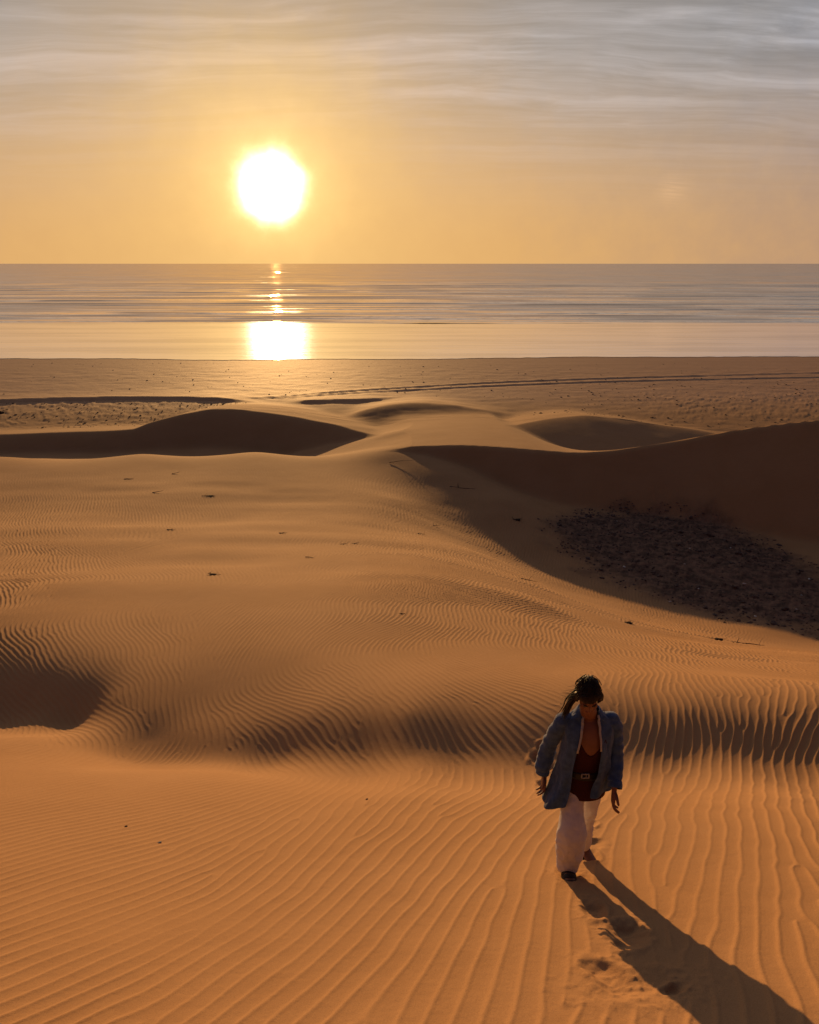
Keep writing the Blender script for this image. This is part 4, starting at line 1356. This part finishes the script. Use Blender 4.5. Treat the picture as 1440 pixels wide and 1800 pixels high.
    shirt = part('shirt', apply_mods('shirt', to_mesh('shirt', bm, None), denim, [('SOLIDIFY', dict(thickness=0.004, offset=0.0)), ('SUBSURF', dict(levels=1, render_levels=1))]), root, 'oversized blue shirt hanging open, its hem blown to one side')
    # sleeves
    for nm, rows_ in (('sleeve', [(1.130, 5.01, -2.985, .050, .036), (1.092, 5.012, -2.998, .060, .050), (1.056, 5.020, -3.035, .062, .058), (1.026, 5.05, -3.13, .058, .056), (1.000, 5.085, -3.22, .056, .055), (.984, 5.10, -3.30, .058, .056),
                                  (.970, 5.10, -3.38, .060, .056), (.960, 5.095, -3.44, .058, .052), (.958, 5.095, -3.462, .050, .044)]),
                      ('sleeve', [(1.346, 5.01, -2.985, .050, .036), (1.384, 5.012, -2.998, .060, .050), (1.416, 5.020, -3.035, .061, .058), (1.434, 5.02, -3.13, .056, .056), (1.443, 5.01, -3.22, .054, .054), (1.442, 4.985, -3.30, .055, .053),
                                  (1.434, 4.935, -3.37, .054, .050), (1.426, 4.895, -3.42, .050, .046)])):
        bm = bmesh.new()
        add_tube(bm, rows_, 30, Vector((0, -1, 0)), 6, True, wrinkle=1.7, wfreq=17, seed=rows_[0][0] * 10)
        so = part(nm, to_mesh(nm, bm, denim), shirt)
    for c0, c1, w in (((.960, 5.095, -3.440), (.955, 5.092, -3.482), .050), ((1.429, 4.900, -3.412), (1.420, 4.868, -3.452), .050)):
        bm = bmesh.new()
        add_tube(bm, [(*c0, w, w * .84), (*[(a + b) / 2 for a, b in zip(c0, c1)], w * 1.10, w * .94), (*c1, w * 1.08, w * .92)], 28, Vector((0, -1, 0)), 3, False)
        part('cuff', apply_mods('cuff', to_mesh('cuff', bm, None), denim, [('SOLIDIFY', dict(thickness=0.006, offset=0.0))]), shirt)
    # collar standing round the neck and folding onto the shoulders
    bm = bmesh.new()
    rows = []
    for j in range(41):
        t_ = -2.30 + 4.60 * j / 40
        f_ = abs(t_) / 2.30
        c_ = Vector((1.238, 5.005, 0))
        d_ = Vector((math.sin(t_), math.cos(t_), 0))
        rows.append([bm.verts.new(c_ + Vector((d_.x * ra, d_.y * rb, z))) for ra, rb, z in ((.074, .068, -2.925), (.070, .064, -2.898 - .020 * f_), (.078, .072, -2.890 - .024 * f_), (.092, .084, -2.912 - .028 * f_), (.104 + .010 * f_, .092 + .014 * f_, -2.936 - .034 * f_))])
    for a, b in zip(rows, rows[1:]):
        for i in range(4):
            bm.faces.new((a[i], b[i], b[i + 1], a[i + 1]))
    part('collar', apply_mods('collar', to_mesh('collar', bm, None), denim, [('SOLIDIFY', dict(thickness=0.004, offset=0.0)), ('SUBSURF', dict(levels=1, render_levels=1))]), shirt)
    # thin pale strips laid along both front edges
    for e, sg, i0, i1 in ((edgeL, 1, 3, 23), (edgeR, -1, 3, 22)):
        bm = bmesh.new()
        prev = None
        for i in range(i0, i1):
            f_ = 1 - abs((i - i0) / (i1 - i0) - 0.4) * 0.9
            p = e[i] + Vector((0, -.006, 0))
            a = bm.verts.new(p + Vector((-.004 * sg, 0, 0)))
            b = bm.verts.new(p + Vector((sg * .014 * f_, -.004, 0)))
            if prev:
                bm.faces.new((prev[0], prev[1], b, a))
            prev = (a, b)
        part('placket', apply_mods('placket', to_mesh('placket', bm, None), pale, [('SOLIDIFY', dict(thickness=0.004, offset=0.0))]), shirt, 'thin pale strip along the edge of the open shirt front')

    # ---- sandals: sole and straps
    for rows_, straps in (([(1.158, 5.010, -4.236, .026, .010), (1.156, 4.985, -4.226, .038, .014), (1.148, 4.90, -4.198, .042, .014), (1.140, 4.82, -4.166, .048, .014), (1.136, 4.775, -4.146, .042, .012), (1.135, 4.752, -4.138, .022, .008)], ((1.138, 4.815, -4.150), (1.145, 4.875, -4.168))),
                          ([(1.345, 5.452, -4.375, .026, .010), (1.348, 5.425, -4.368, .038, .014), (1.368, 5.335, -4.385, .042, .014), (1.392, 5.250, -4.392, .048, .014), (1.404, 5.200, -4.376, .042, .012), (1.409, 5.178, -4.366, .022, .008)], ((1.393, 5.245, -4.370), (1.376, 5.305, -4.360)))):
        bm = bmesh.new()
        add_tube(bm, rows_, 18, Vector((1, 0, 0)), 3)
        sh = part('sandal', to_mesh('sandal', bm, shoe), root)
        for sx, sy, sz in straps:
            bm = bmesh.new()
            add_tube(bm, [(sx - .050, sy + .004, sz - .022, .020, .005), (sx - .036, sy, sz + .006, .022, .005), (sx, sy - .004, sz + .020, .024, .005), (sx + .036, sy, sz + .006, .022, .005), (sx + .050, sy + .004, sz - .022, .020, .005)], 10, Vector((0, 1, 0)), 4)
            part('strap', to_mesh('strap', bm, shoe), sh)
    return root


build_person()
bpy.data.scenes.remove(WORK)
